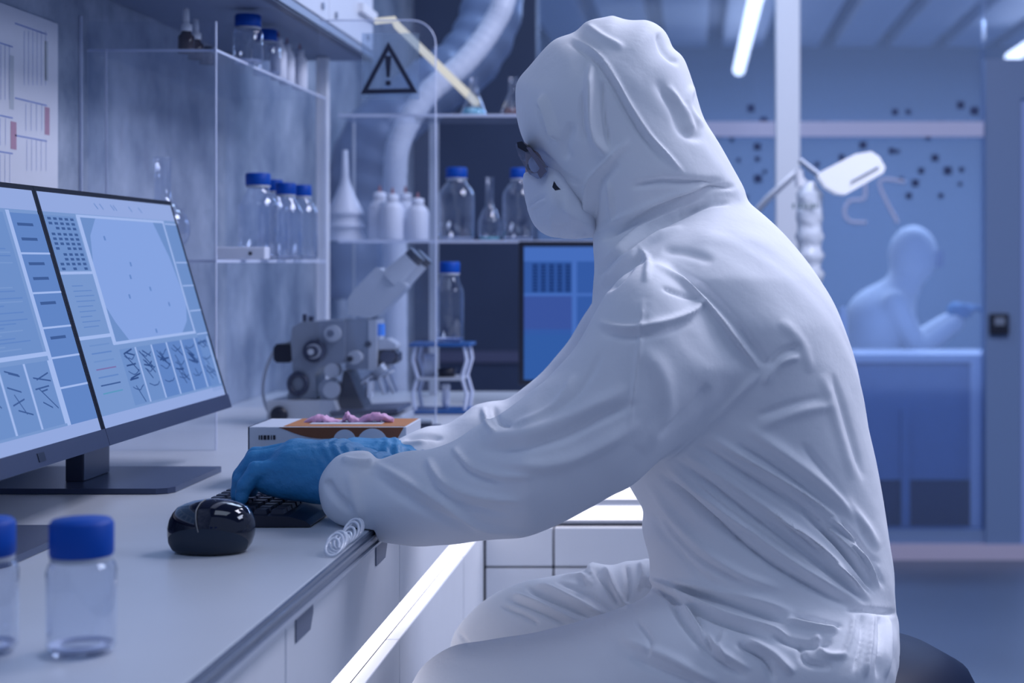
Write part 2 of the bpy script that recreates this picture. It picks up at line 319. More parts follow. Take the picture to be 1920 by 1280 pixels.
def screen(pt, slab, e, et, ch, right):
    b = WMB(); slab(b, e, 1-e, et, ch, -0.0003, 0.0006, SG['base'])
    W = 1-2*e; H = ch-et
    def R(s0, t0, s1, t1, m, d=0.0009):
        b.quad([pt(e+W*s0, et+H*t0, d), pt(e+W*s1, et+H*t0, d), pt(e+W*s1, et+H*t1, d), pt(e+W*s0, et+H*t1, d)], SG[m])
    def seg(s0, t0, s1, t1, wd, m, d=0.0013):
        a = Vector((s0, t0*0.6)); c = Vector((s1, t1*0.6)); n = (c-a).normalized(); n = Vector((-n.y, n.x))*wd
        q = [a+n, c+n, c-n, a-n]
        b.quad([pt(e+W*p.x, et+H*p.y/0.6, d) for p in q], SG[m])
    rnd = random.Random(3 if right else 5)
    R(0, 0, 1, 0.085, 'top')
    for s0 in (0.36, 0.40, 0.48, 0.50, 0.62, 0.70): seg(s0, 0.03, s0+0.02, 0.055, 0.002, 'mid')
    if right:
        R(0.0, 0.10, 0.20, 0.335, 'soft')
        for r in range(11):
            if r in (3, 7): pass
            for c in range(5):
                s0 = 0.02+c*0.036; t0 = 0.108+r*0.0205+(0.005 if r > 2 else 0)+(0.005 if r > 6 else 0)
                if rnd.random() < 0.92: R(s0, t0, s0+0.022, t0+0.011, 'dark', 0.0012)
        R(0.0, 0.36, 0.20, 0.60, 'base')
        for i in range(9): R(0.05, 0.40+i*0.022, 0.05+rnd.uniform(0.06, 0.13), 0.404+i*0.022, 'mid', 0.0012)
        R(0.235, 0.10, 0.875, 0.655, 'pic')
        b.add([pt(e+W*p[0], et+H*p[1], 0.0011) for p in ((0.235, 0.10), (0.34, 0.10), (0.27, 0.18), (0.235, 0.30))], [(0, 1, 2, 3)], SG['soft'])
        b.add([pt(e+W*p[0], et+H*p[1], 0.0011) for p in ((0.235, 0.50), (0.27, 0.57), (0.33, 0.655), (0.235, 0.655))], [(0, 1, 2, 3)], SG['soft'])
        b.add([pt(e+W*p[0], et+H*p[1], 0.0011) for p in ((0.875, 0.10), (0.875, 0.45), (0.85, 0.28), (0.79, 0.10))], [(0, 1, 2, 3)], SG['soft'])
        b.add([pt(e+W*p[0], et+H*p[1], 0.0011) for p in ((0.875, 0.52), (0.875, 0.655), (0.77, 0.655), (0.84, 0.60))], [(0, 1, 2, 3)], SG['soft'])
        for (s0, t0) in ((0.36, 0.18), (0.5, 0.30), (0.47, 0.36), (0.42, 0.45), (0.6, 0.42), (0.72, 0.50), (0.55, 0.62)): R(s0, t0, s0+0.012, t0+0.02, 'mid', 0.0012)
        R(0.895, 0.10, 1.0, 0.97, 'soft')
        for tt in (0.10, 0.30, 0.42, 0.55, 0.67): R(0.895, tt, 1.0, tt+0.006, 'line', 0.0012)
        R(0.21, 0.095, 0.235, 0.665, 'line'); R(0.21, 0.655, 0.89, 0.668, 'line', 0.0012); R(0.21, 0.088, 0.89, 0.10, 'line', 0.0012); R(0.875, 0.1, 0.887, 0.66, 'line', 0.0012)
        R(0.0, 0.340, 0.21, 0.352, 'line'); R(0.0, 0.615, 0.21, 0.63, 'line')
        for i, m in enumerate(('soft', 'mid', 'soft', 'red', 'mid', 'dark', 'green')): R(0.05, 0.655+i*0.034, 0.185, 0.661+i*0.034, m, 0.0012)
        for k in range(6):
            s0 = 0.24+k*0.125; R(s0, 0.69, s0+0.11, 0.94, 'soft' if k < 2 else 'mid'); R(s0+0.112, 0.69, s0+0.122, 0.94, 'line', 0.0012)
            for q in range(7):
                a = (s0+rnd.uniform(0.01, 0.05), 0.70+rnd.random()*0.16); c = (s0+rnd.uniform(0.06, 0.105), a[1]+rnd.uniform(-0.02, 0.09)); seg(a[0], a[1], c[0], min(c[1], 0.935), 0.0022, 'deep' if k < 5 else 'dark')
            for q in range(3):
                cc = 0.72+q*0.07; pr = [(s0+0.02+0.08*i/5, cc+0.02*math.sin(i/5*PI)*rnd.uniform(0.5, 1.2)) for i in range(6)]
                for i in range(5): seg(*pr[i], *pr[i+1], 0.0016, 'dark')
        R(0, 0.95, 1, 1, 'top')
    else:
        R(0.0, 0.1, 0.80, 0.66, 'soft')
        for i in range(38): 
            t0 = 0.12+i*0.0138; R(0.40, t0, 0.40+rnd.uniform(0.2, 0.38), t0+0.005, 'mid' if rnd.random() < 0.7 else 'base', 0.0012)
            R(0.02, t0, 0.02+rnd.uniform(0.2, 0.33), t0+0.005, 'mid', 0.0012)
        R(0.815, 0.09, 0.835, 0.95, 'line', 0.0012); R(0.835, 0.10, 1.0, 0.95, 'mid', 0.0010)
        for tt in (0.26, 0.42, 0.56, 0.68, 0.80): R(0.835, tt, 1.0, tt+0.008, 'line', 0.0012)
        for tt in (0.14, 0.2, 0.30, 0.36, 0.46, 0.60): R(0.86, tt, 0.95, tt+0.012, 'dark', 0.0012)
        R(0.0, 0.655, 0.82, 0.672, 'line', 0.0012)
        for k in range(6):
            s0 = 0.02+k*0.133; R(s0, 0.69, s0+0.118, 0.94, 'soft', 0.0011); R(s0+0.120, 0.69, s0+0.130, 0.94, 'line', 0.0012)
            for q in range(6):
                a = (s0+rnd.uniform(0.01, 0.05), 0.70+rnd.random()*0.16); seg(a[0], a[1], s0+rnd.uniform(0.06, 0.11), min(0.93, a[1]+rnd.uniform(-0.02, 0.09)), 0.0018, 'dark')
        R(0, 0.95, 1, 1, 'top')
    return b
tr, pt, slab, e, et, ch, L = monitor(2.0487, 2.59, 'dark framed monitor beside the gloved hands showing an image panel and rows of small charts')
b = screen(pt, slab, e, et, ch, True); b.build('screen', tr)
tl, pt, slab, e, et, ch, L = monitor(1.505, 2.048, 'left one of the two bench monitors, showing lines of text')
b = screen(pt, slab, e, et, ch, False); b.build('screen', tl)
b = WMB(); c = pt(0.625, 0.967, 0.0035); slab(b, 0.60, 0.635, 0.953, 0.983, 0.0035, 0.0042, BLACKP); b.build('maker_badge', tl)

# back bench monitor
t = thing('monitor', (-0.12, 3.62, DZ), 'black framed monitor facing the camera on the back bench behind the arms', 'monitor')
ym = 3.55; a = P(972, 452, ym); z1 = a.z; z0 = P(972, 722, ym).z; x0 = a.x; x1 = x0+0.54
b = WMB(); b.box(x0, x1, ym, ym+0.03, z0, z1, BLACKP); b.build('housing', t, 0.003)
b = WMB(); S0, S1, Z0, Z1 = x0+0.012, x1-0.012, z0+0.012, z1-0.012
G2 = {k: glow('back_screen_'+k, rgb(*c), 1.15) for k, c in dict(bg=(52,90,165), bar=(70,110,190), dark=(26,52,110), mid=(58,84,158), low=(50,92,165)).items()}
b.box(S0, S1, ym-0.001, ym, Z0, Z1, G2['bg'])
def R2(a, c, d, e_, m): b.box(S0+(S1-S0)*a, S0+(S1-S0)*d, ym-0.002, ym-0.001, Z1-(Z1-Z0)*e_, Z1-(Z1-Z0)*c, G2[m])
R2(0, 0, 1, 0.11, 'bar'); R2(0.0, 0.35, 0.95, 0.37, 'bar'); R2(0.0, 0.37, 0.2, 0.62, 'mid'); R2(0, 0.66, 0.25, 1.0, 'low'); R2(0.2, 0.11, 0.22, 1, 'bar')
for r in range(9):
    for c in range(5): R2(0.035+c*0.034, 0.13+r*0.024, 0.035+c*0.034+0.024, 0.148+r*0.024, 'dark')
b.build('screen', t)
b = WMB(); b.box(x0+0.24, x0+0.30, ym+0.03, ym+0.05, DZ+0.006, z0+0.1, BLACKP); b.build('stand_column', t)
b = WMB(); b.box(x0+0.15, x0+0.39, ym-0.03, ym+0.14, DZ+0.0005, DZ+0.008, BLACKP); b.build('stand_base', t, 0.003)

# ------------------------------------------------------------------ upper cabinets, poster, acrylic shelving
CZ0 = 1.507; XF = -0.715
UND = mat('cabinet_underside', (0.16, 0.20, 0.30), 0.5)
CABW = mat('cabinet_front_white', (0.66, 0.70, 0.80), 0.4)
for (ya, yb, lab) in ((1.9, 2.795, 'white wall cabinet above the monitors, its underside at the top left edge'), (2.8, 3.69, 'white wall cabinet above the acrylic shelf, its end next to the warning sign')):
    t = thing('wall_cabinet', (-0.85, (ya+yb)/2, CZ0), lab, 'cabinet', 'wall cabinets over the bench')
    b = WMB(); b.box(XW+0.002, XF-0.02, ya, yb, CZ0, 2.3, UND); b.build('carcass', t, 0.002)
    for k in range(2):
        y0 = ya+(yb-ya)/2*k; y1 = y0+(yb-ya)/2
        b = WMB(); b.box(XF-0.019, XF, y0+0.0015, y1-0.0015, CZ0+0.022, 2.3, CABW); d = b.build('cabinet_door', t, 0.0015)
        for yy in (y0+0.06, y1-0.06):
            b = MB(); b.cyl((XF, yy, CZ0+0.045), (XF+0.004, yy, CZ0+0.045), 0.007, MGREY, 12); o = b.build('door_bumper', d)
            for vv in o.data.vertices: vv.co -= Vector(t.location)
        b = MB(); b.box(XF+0.0, XF+0.012, y0+0.28, y1-0.01, CZ0+0.085, CZ0+0.105, PILLAR); o = b.build('bright_lamp_bar', d)  # white bar put in place of a bright LED lamp
        for vv in o.data.vertices: vv.co -= Vector(t.location)
    b = WMB(); b.box(XF-0.019, XF+0.002, ya, yb, CZ0+0.003, CZ0+0.017, MGREY); b.box(XF-0.019, XF-0.002, ya, yb, CZ0-0.001, CZ0+0.003, DGREY); b.build('bottom_rail', t)
# poster
PAPER = mat('poster_paper', (0.78, 0.80, 0.88), 0.6, noise=0.03)
INK = mat('pale_blue_ink', (0.30, 0.38, 0.68), 0.6); INK2 = mat('faint_blue_ink', (0.52, 0.58, 0.80), 0.6); INKR = mat('dusty_rose_ink', (0.50, 0.30, 0.40), 0.6); INKG = mat('grey_green_ink', (0.55, 0.60, 0.66), 0.6)
xw = XW+0.0005; yp1 = -xw*F/(1300-105)
t = thing('wall_poster', (xw, yp1-0.3, 1.1), 'white printed chart poster with tables on the concrete wall', 'poster')
b = WMB(); ztop = CZ+(490-45)/F*yp1; b.box(xw, xw+0.003, yp1-0.62, yp1, ztop-0.55, ztop, PAPER); b.build('sheet', t)
b = WMB(); X1 = xw+0.0033
def yz(u, v):
    Y = -X1*F/(1300-u); return (Y, CZ-(v-490)/F*Y)
def prect(u0, v0, u1, v1, m, thick=None):
    Ya, za = yz(u0, v0); Yb, zb = yz(u1, v0); 
    Yb2, zc = yz(u0, v1)
    b.quad([(X1, Ya, za), (X1, Yb, za), (X1, Yb, zc), (X1, Ya, zc)], m)
for (du, sc) in ((0, 1.0), (-68, 1.0)):
    o = 0 if du == 0 else 27
    for (v, ) in ((42,), (182,), (252,)): prect(28+du if du else 28, v+o*0.9, 88+du if du == 0 else 24, v+3+o*0.9, INK)
    for k in range(6): prect((45+k*8)+du, 58+o, (46.2+k*8)+du, 160+o, INK2)
    for k in range(4): prect((48+k*10)+du, 195+o, (49.2+k*10)+du, 245+o, INK2)
    for k in range(5): prect((50+k*9)+du, 262+o, (51+k*9)+du, 320+o, INK2)
    prect((84 if du == 0 else 20), 200+o, (93 if du == 0 else 31), 252+o, INKR)
    prect((84 if du == 0 else 18), 76+o, (90 if du == 0 else 26), 150+o*2, INKG)
b.build('printed_tables', t)

# acrylic shelving on the left wall
XA = -0.785; YA0, YA1 = 2.72, 3.52
t = thing('acrylic_shelf_unit', (-0.89, 3.1, DZ), 'clear acrylic shelf unit standing on the bench against the concrete wall', 'shelf')
def acr(mb, x0, x1, y0, y1, z0, z1, edges):
    mb.box(x0, x1, y0, y1, z0, z1, ACRYL)
    for q in edges: mb.box(*q, ACRYLE)
ZS1, ZS0 = 1.409, 1.063
b = WMB(); acr(b, XW+0.004, XA, YA0, YA1, ZS1-0.004, ZS1, [(XA, XA+0.0015, YA0, YA1, ZS1-0.004, ZS1), (XW+0.004, XA, YA0-0.0015, YA0, ZS1-0.004, ZS1)]); b.build('shelf_board', t)
b = WMB(); acr(b, XW+0.004, XA, YA0+0.002, YA1, ZS0-0.005, ZS0, [(XA, XA+0.0015, YA0, YA1, ZS0-0.005, ZS0), (XW+0.004, XA, YA0-0.0015, YA0, ZS0-0.005, ZS0)]); b.build('shelf_board', t)
b = WMB(); acr(b, XW+0.006, XA, YA0-0.006, YA0-0.002, DZ, ZS1+0.045, [(XA, XA+0.0018, YA0-0.0065, YA0-0.0015, DZ+0.001, ZS1+0.045), (XW+0.035, XW+0.038, YA0-0.0075, YA0-0.0062, DZ+0.1, ZS1)]); b.build('side_panel', t)
b = WMB(); acr(b, XW+0.006, XA, YA1+0.001, YA1+0.005, DZ, ZS1+0.0, [(XA, XA+0.0018, YA1+0.001, YA1+0.005, DZ+0.001, ZS1)]); b.build('side_panel', t)
b = WMB()
b.box(XW+0.0005, XW+0.005, 2.690, 2.693, DZ+0.002, ZS1+0.05, ACRYLE)
tag(b.build('wall_cable_trim'), 'thin pale vertical trim line on the concrete wall right of the poster', 'trim')
# white post at the end of the shelf
b = MB(); pz = 1.5; b.box(-0.822, -0.797, 3.60, 3.625, DZ+0.0005, CZ0-0.002, PILLAR); tag(b.build('shelf_post', bevel=0.002), 'white square post between the left acrylic shelves and the back shelves', 'post')

# back shelves
t = thing('acrylic_shelf_unit', (-0.5, 3.78, DZ), 'clear acrylic shelf unit on the back bench behind the microscope, two long shelves', 'shelf')
YB0, YB1 = 3.68, 3.86; zt_, zm_ = P(0, 214, YB0).z, P(0, 450, YB0).z
for z in (zt_, zm_):
    b = WMB(); acr(b, -0.79, -0.12, YB0, YB1, z-0.006, z, [(-0.79, -0.12, YB0-0.002, YB0, z-0.006, z)]); b.build('shelf_board', t)
for x in (-0.79, -0.612, -0.124):
    b = WMB(); b.box(x, x+0.020 if x == -0.612 else x+0.004, YB0+0.15, YB0+0.165, DZ+0.0005, zt_-0.007, SCOPEL); b.build('upright', t)
# clear shield with warning sign
t = thing('clear_shield', (-0.58, 3.1, DZ), 'tall clear acrylic shield with rounded top corner beside the microscope', 'shield')
xr = P(817, 0, 3.1).x; xl = -0.70; ztop = 1.512; r = 0.045
pts = [(xl, DZ+0.001), (xr, DZ+0.001), (xr, ztop-r)]+[(xr-r+r*math.cos(a*PI/12), ztop-r+r*math.sin(a*PI/12)) for a in range(7)]+[(xl, ztop)]
b = WMB(); b.prism(pts, 3.098, 3.102, ACRYL, 'y'); b.build('panel', t)
b = WMB(); b.tube([Vector((p[0], 3.1, p[1])) for p in pts[1:]], 0.0014, ACRYLE, 6); b.build('edge', t)
t = thing('warning_sign', tuple(P(728, 178, 3.093)), 'translucent warning sticker with black triangle and exclamation mark on the clear shield', 'sign')
yg = 3.0945
b = WMB(); a, c = P(678, 187, yg), P(786, 62, yg); b.box(a.x, c.x, yg, yg+0.0015, a.z, c.z, clear('sticker_film', (0.78, 0.84, 0.92), 0.2, 0.03, 0.16, (0.75, 0.82, 0.85))); b.build('film', t)
SIGNK = mat('sign_black_ink', (0.008, 0.014, 0.045), 0.5)
b = WMB(); tri = [P(728, 78, yg-0.002), P(783, 174, yg-0.002), P(676, 176, yg-0.002)]; cen = (tri[0]+tri[1]+tri[2])/3
inn = [cen+(p-cen)*0.74 for p in tri]
vs = [tuple(p) for p in tri+inn]; vs2 = [(x, y+0.0016, z) for x, y, z in vs]
b.add(vs+vs2, [(0, 1, 4, 3), (1, 2, 5, 4), (2, 0, 3, 5), (6, 9, 10, 7), (7, 10, 11, 8), (8, 11, 9, 6), (0, 6, 7, 1), (1, 7, 8, 2), (2, 8, 6, 0), (3, 4, 10, 9), (4, 5, 11, 10), (5, 3, 9, 11)], SIGNK)
b.build('triangle', t)
b = WMB(); q = [P(722.5, 106, 0), P(0, 0, 0)]
e1 = [(722, 105), (734, 105), (731, 145), (725, 145)]; 
b.prism([(P(u, v, yg).x, P(u, v, yg).z) for u, v in e1], yg-0.002, yg-0.0004, SIGNK, 'y'); c = P(728, 156, yg); b.cyl((c.x, yg-0.002, c.z), (c.x, yg-0.0004, c.z), 0.0052, SIGNK, 16); b.build('exclamation_mark', t)
for k in ((705, 42, 745, 40), ):
    pass

# ------------------------------------------------------------------ glassware builders
def bottle(loc, r, h, label, group=None, cap_r=None, cap_h=None, liquid=None, name='media_bottle'):
    """square-shouldered lab bottle with a blue screw cap"""
    t = thing(name, loc, label, 'bottle', group)
    cr = cap_r or r*0.56; chh = cap_h or h*0.14; nh = h-chh; sh = h*0.62
    prof = [(0, 0.001), (r*0.88, 0.001), (r, 0.006), (r, sh), (r*0.93, sh+h*0.05), (r*0.72, sh+h*0.12), (cr*0.92, sh+h*0.17), (cr*0.84, sh+h*0.20), (cr*0.84, nh+chh*0.7)]
    b = MB(); b.lathe(prof, GLASS); b.build('glass_body', t)
    b = MB(); k = cr*0.84; b.lathe([(r*0.55, 0.007), (r*0.80, 0.004), (r*0.93, 0.008)], ACRYLE, n=24); b.build('base_refraction_ring', t); b = MB(); b.lathe([(cr*0.95, nh-0.004), (cr*0.98, nh-0.001), (cr*0.86, nh+0.001)], SCOPEL, n=24); b.build('pouring_ring', t)  # pale ring inside imitates the refraction at the glass base
    b = MB(); n = 40; pr = [(0, h), (cr*0.9, h), (cr, h-chh*0.12), (cr, nh+chh*0.08), (cr*0.97, nh)]
    b.lathe(pr, BLUECAP, n=n); b.build('cap', t)
    if liquid:
        b = MB(); b.lathe([(0, 0.003), (r*0.94, 0.004), (r*0.94, h*0.3), (0, h*0.3)], liquid); b.build('liquid', t)
    return t
def at(u, Y, z): return ((u-U0)/F*Y, Y, z)
g = 'clear bottles with blue caps near the mouse'
bottle(at(153, 1.31, DZ), 0.0268, 0.106, 'small clear bottle with blue cap standing alone on the bench near the mouse', g, cap_r=0.0245, cap_h=0.0285)
bottle(at(-32, 1.31, DZ), 0.0268, 0.106, 'small clear bottle with blue cap standing left of the other near bottle', g, cap_r=0.0245, cap_h=0.0285)
g = 'clear bottles with blue caps on the middle left shelf'
for (u, Y, r, h, lab) in ((484, 3.02, 0.036, 0.158, 'largest blue capped clear bottle, nearest on the middle left shelf'), (512, 3.20, 0.030, 0.155, 'blue capped clear bottle half hidden behind the largest one on the middle left shelf'),
        (536, 3.14, 0.030, 0.146, 'blue capped clear bottle second from the white post on the middle left shelf'), (566, 3.27, 0.031, 0.148, 'blue capped clear bottle next to the white post on the middle left shelf')):
    bottle(at(u, Y, ZS0), r, h, lab, g, cap_r=0.0225 if r > .035 else 0.019, cap_h=0.022)
g = 'clear bottles with blue caps on the top left shelf'
bottle(at(465, 2.93, ZS1), 0.026, 0.088, 'blue capped clear bottle nearest on the top left shelf', g, cap_r=0.0228, cap_h=0.022)
bottle(at(500, 3.12, ZS1), 0.026, 0.088, 'blue capped clear bottle behind the first on the top left shelf', g, cap_r=0.020, cap_h=0.022)
g = 'clear bottles with blue caps at the back shelves'
bottle(at(856, 3.74, zm_), 0.040, 0.165, 'blue capped clear bottle on the long back shelf, left of the thin necked flask', g, cap_r=0.024, cap_h=0.024)
bottle(at(972, 3.76, zm_), 0.036, 0.165, 'blue capped clear bottle on the long back shelf just left of the mask', g, cap_r=0.019, cap_h=0.024)

def squeeze(loc, r, h, label, group):
    t = thing('squeeze_bottle', loc, label, 'bottle', group)
    b = MB(); b.lathe([(0, 0), (r*0.95, 0.0), (r, 0.004), (r, h*0.58), (r*0.8, h*0.68), (r*0.5, h*0.74), (r*0.46, h*0.8)], SQUEEZE); b.build('body', t)
    b = MB(); b.lathe([(r*0.56, h*0.76), (r*0.56, h*0.86), (r*0.25, h*0.88), (0, h*0.88)], SQUEEZE); b.build('cap', t)
    b = MB(); b.lathe([(r*0.16, h*0.87), (r*0.08, h*0.98), (0.001, h)], REDTIP); b.build('nozzle', t)
    return t
g = 'white squeeze bottles on the top left shelf'
for (u, Y, lab) in ((522, 3.18, 'white squeeze bottle right behind the blue capped bottles, top left shelf'), (538, 3.27, 'middle white squeeze bottle with red tip on the top left shelf'), (562, 3.36, 'white squeeze bottle with red tip at the end of the top left shelf')):
    squeeze(at(u, Y, ZS1), 0.0155, 0.093, lab, g)
g = 'white squeeze bottles on the back shelf'
for (u, Y, h, lab) in ((712, 3.74, 0.125, 'white squeeze bottle on the back shelf, first after the white funnels'), (736, 3.71, 0.118, 'white squeeze bottle on the back shelf, second from the white funnels'),
        (760, 3.79, 0.125, 'white squeeze bottle on the back shelf, third from the white funnels'), (783, 3.72, 0.108, 'shortest white squeeze bottle on the back shelf with reddish tip')):
    squeeze(at(u, Y, zm_), 0.0255, h, lab, g)
# amber dropper bottles
g = 'amber dropper bottles on the top left shelf'
for (u, Y, s, cap, lab) in ((349, 2.78, 1.0, True, 'brown dropper bottle with white top at the near end of the top left shelf'), (367, 2.86, 0.92, True, 'brown dropper bottle with white top, second on the top left shelf'),
        (388, 2.93, 0.62, False, 'dark little bottle without dropper third on the top left shelf')):
    t = thing('dropper_bottle', at(u, Y, ZS1), lab, 'bottle', g)
    b = MB(); r = 0.0135; h = 0.034*s; b.lathe([(0, 0), (r, 0), (r, h*0.85), (r*0.6, h), (r*0.55, h*1.15)], TAN); b.build('glass_body', t)
    b = MB()
    if cap: b.lathe([(r*0.7, h*1.1), (r*0.7, h*1.45), (r*0.42, h*1.5), (r*0.42, h*1.75), (r*0.36, h*2.2), (0, h*2.3)], PILLAR)
    else: b.lathe([(r*0.7, h), (r*0.7, h*1.5), (0, h*1.5)], BLACKP)
    b.build('dropper_cap' if cap else 'cap', t)
# white funnels / ribbed cone
t = thing('ribbed_cone', at(647, 3.76, zm_), 'white plastic ribbed cone with long spout standing beside the white post', 'funnel')
b = MB(); b.lathe([(0.046, 0), (0.047, 0.004), (0.034, 0.028), (0.044, 0.031), (0.044, 0.035), (0.032, 0.056), (0.042, 0.060), (0.042, 0.064), (0.024, 0.100), (0.012, 0.130), (0.0085, 0.145), (0.006, 0.205), (0.002, 0.206)], SQUEEZE); b.build('body', t)
# flasks
def erlen(loc, r, h, label, liq, group):
    t = thing('conical_flask', loc, label, 'flask', group)
    b = MB(); b.lathe([(0, 0.001), (r, 0.001), (r, 0.006), (r*0.33, h*0.62), (r*0.30, h*0.95), (r*0.38, h)], GLASS); b.build('glass_body', t)
    b = MB(); k = 0.22; b.lathe([(0, 0.002), (r*0.95, 0.003), (r*0.92, 0.007), (r*(1-0.67*k/0.62)*0.94, h*k), (0, h*k)], liq); b.build('liquid', t)
g = 'conical flasks on the top back shelf'
erlen(at(888, 3.76, zt_), 0.030, 0.092, 'conical flask with pale teal liquid on the top back shelf', mat('teal_liquid', (0.15, 0.42, 0.55), 0.2), g)
erlen(at(962, 3.76, zt_), 0.030, 0.092, 'conical flask with dark red liquid on the top back shelf beside the hood', mat('red_liquid', (0.10, 0.015, 0.03), 0.2), g)
t = thing('volumetric_flask', at(918, 3.76, zm_), 'thin necked clear flask with pale teal base between two blue capped bottles', 'flask')
b = MB(); b.lathe([(0, 0.001), (0.020, 0.001), (0.026, 0.015), (0.026, 0.045), (0.016, 0.068), (0.0085, 0.078), (0.0085, 0.142), (0.011, 0.144)], GLASS); b.build('glass_body', t)
b = MB(); b.lathe([(0, 0.002), (0.021, 0.003), (0.024, 0.008), (0, 0.008)], MATS['teal_liquid']); b.build('liquid', t)
t = thing('round_flask', at(305, 2.80, ZS0), 'round bottomed clear flask with long neck half hidden behind the monitor', 'flask')
b = MB(); rr = 0.045; zc = 0.052; b.lathe([(rr*math.sin(a*PI/16), zc-rr*math.cos(a*PI/16)) for a in range(0, 14)]+[(0.0135, zc+rr+0.008), (0.0135, 0.170), (0.017, 0.172), (0.014, 0.174)], GLASS); b.build('glass_body', t)
b = MB(); b.lathe([(0.030, 0), (0.033, 0.003), (0.030, 0.014), (0.026, 0.014), (0.026, 0.0)], BLACKP); b.build('support_ring', t)
# flat box on the middle shelf
t = thing('slide_box', at(470, 2.93, ZS0), 'flat pale plastic box with dark latch at the front of the middle left shelf', 'box')
b = MB(); b.box(-0.045, 0.043, -0.068, -0.035, 0.0005, 0.022, SQUEEZE); b.build('body', t, 0.002)
b = MB(); b.cyl((0.018, -0.071, 0.011), (0.018, -0.068, 0.011), 0.003, BLACKP, 12); b.build('latch', t)

# tiered rack with bottle
RB = mat('blue_acrylic_edge', (0.02, 0.10, 0.32), 0.3)
YR = 3.40
t = thing('tiered_rack', at(830, YR, DZ), 'clear two tier rack with blue top and bottom plates on the back bench', 'rack')
b = MB(); b.box(-0.062, 0.062, -0.05, 0.05, 0.001, 0.008, RB); b.build('base_plate', t, 0.001)
b = MB(); b.box(-0.062, 0.062, -0.05, 0.05, 0.137, 0.144, RB); b.build('top_plate', t, 0.001)
b = MB(); b.box(-0.046, 0.046, -0.045, 0.045, 0.068, 0.074, SCOPEL); b.build('middle_shelf', t, 0.001)
for sx in (-0.05, 0.05):
    for sy in (-0.04, 0.04):
        b = MB(); b.tube([(sx, sy, 0.008), (sx*1.1, sy, 0.04), (sx*0.9, sy, 0.075), (sx*1.1, sy, 0.11), (sx, sy, 0.137)], 0.004, ACRYLE, 8); b.build('post', t)
bottle((at(843, YR, 0)[0], YR, DZ+0.1445), 0.029, 0.165, 'blue capped clear bottle standing on top of the tiered rack', None, cap_r=0.021, cap_h=0.023)
t = thing('centrifuge_tube', at(836, YR, DZ+0.008), 'small tube with white cap on the rack base plate', 'tube')
b = MB(); b.lathe([(0, 0), (0.006, 0.002), (0.008, 0.012), (0.008, 0.04)], SQUEEZE); b.build('tube_body', t); b = MB(); b.lathe([(0.009, 0.04), (0.009, 0.05), (0, 0.05)], PILLAR); b.build('cap', t)
t = thing('sample_cup', at(838, YR-0.01, DZ+0.0745), 'low black cup on the middle shelf of the tiered rack', 'cup')
b = MB(); b.lathe([(0, 0), (0.017, 0), (0.020, 0.016), (0.018, 0.016), (0.015, 0.002), (0, 0.002)], BLACKP); b.build('body', t)
t = thing('sample_jar', at(806, YR+0.01, DZ+0.0745), 'small pale jar beside the black cup on the tiered rack', 'jar')
b = MB(); b.lathe([(0, 0), (0.012, 0), (0.013, 0.03), (0.009, 0.034)], SQUEEZE); b.build('body', t)
b = MB(); b.lathe([(0.0125, 0.032), (0.0125, 0.045), (0, 0.045)], ACRYLE); b.build('lid', t)

# ------------------------------------------------------------------ microscope (profile towards the camera)
YM = 3.20
t = thing('microscope', (P(640, 0, YM).x, YM, DZ), 'grey binocular microscope on the bench behind the glove box', 'microscope')
def M2(u, v): p = P(u, v, YM); return (p.x, p.z)
def mp(u, v, dy=0): p = P(u, v, YM); return Vector((p.x, YM+dy, p.z))
b = WMB(); b.prism([M2(*q) for q in ((518, 745), (640, 745), (650, 772), (765, 774), (765, 788), (518, 788))], YM-0.07, YM+0.07, SCOPEL, 'y'); b.build('base', t, 0.004)
b = WMB(); b.prism([M2(*q) for q in ((548, 744), (560, 700), (556, 640), (558, 612), (575, 602), (655, 598), (655, 678), (612, 684), (600, 700), (604, 744))], YM-0.045, YM+0.045, SCOPE, 'y'); b.build('arm', t, 0.004)
b = WMB(); b.prism([M2(*q) for q in ((655, 600), (712, 596), (712, 690), (655, 690))], YM-0.036, YM+0.04, SCOPE, 'y'); b.build('head', t, 0.004)
b = WMB(); b.prism([M2(*q) for q in ((698, 598), (713, 598), (713, 692), (698, 692))], YM-0.038, YM+0.042, SCOPEL, 'y'); b.build('front_plate', t, 0.003)
b = WMB(); b.prism([M2(*q) for q in ((660, 588), (659, 560), (668, 545), (712, 500), (768, 534), (760, 545), (718, 588), (700, 596))], YM-0.034, YM+0.034, SCOPEL, 'y'); b.build('binocular_body', t, 0.006)
for dy in (-0.017, 0.025):
    b = WMB(); o = 8 if dy > 0 else 0
    b.cone(mp(736+o, 524+o*0.5, dy), mp(778+o, 484+o*0.5, dy), 0.023, 0.018, SCOPEL); ey = b.build('eyepiece_tube', t)
    b = WMB(); b.cyl(mp(776+o, 486+o*0.5, dy), mp(786+o, 476+o*0.5, dy), 0.0185, BLACKP); b.build('eyecup', t)
b = WMB(); b.cyl(mp(602, 655, -0.062), mp(602, 655, -0.045), 0.0215, DGREY, 28); b.cyl(mp(602, 655, -0.068), mp(602, 655, -0.062), 0.014, SCOPEL, 24); b.cyl(mp(602, 655, -0.085), mp(602, 655, -0.068), 0.011, DGREY, 24); b.cyl(mp(602, 655, -0.0865), mp(602, 655, -0.085), 0.006, SCOPEL, 20); b.build('focus_knob', t)
b = WMB(); b.cyl(mp(635, 623, -0.06), mp(635, 623, -0.045), 0.0155, SCOPEL, 24); b.cyl(mp(634, 622, -0.07), mp(634, 622, -0.06), 0.007, CHROME, 20); b.build('tension_knob', t)
b = WMB(); b.cyl(mp(676, 667, -0.06), mp(676, 667, -0.036), 0.013, SCOPEL, 24); b.cyl(mp(669, 669, -0.068), mp(669, 669, -0.06), 0.0055, BLACKP, 16); b.build('slider_knob', t)
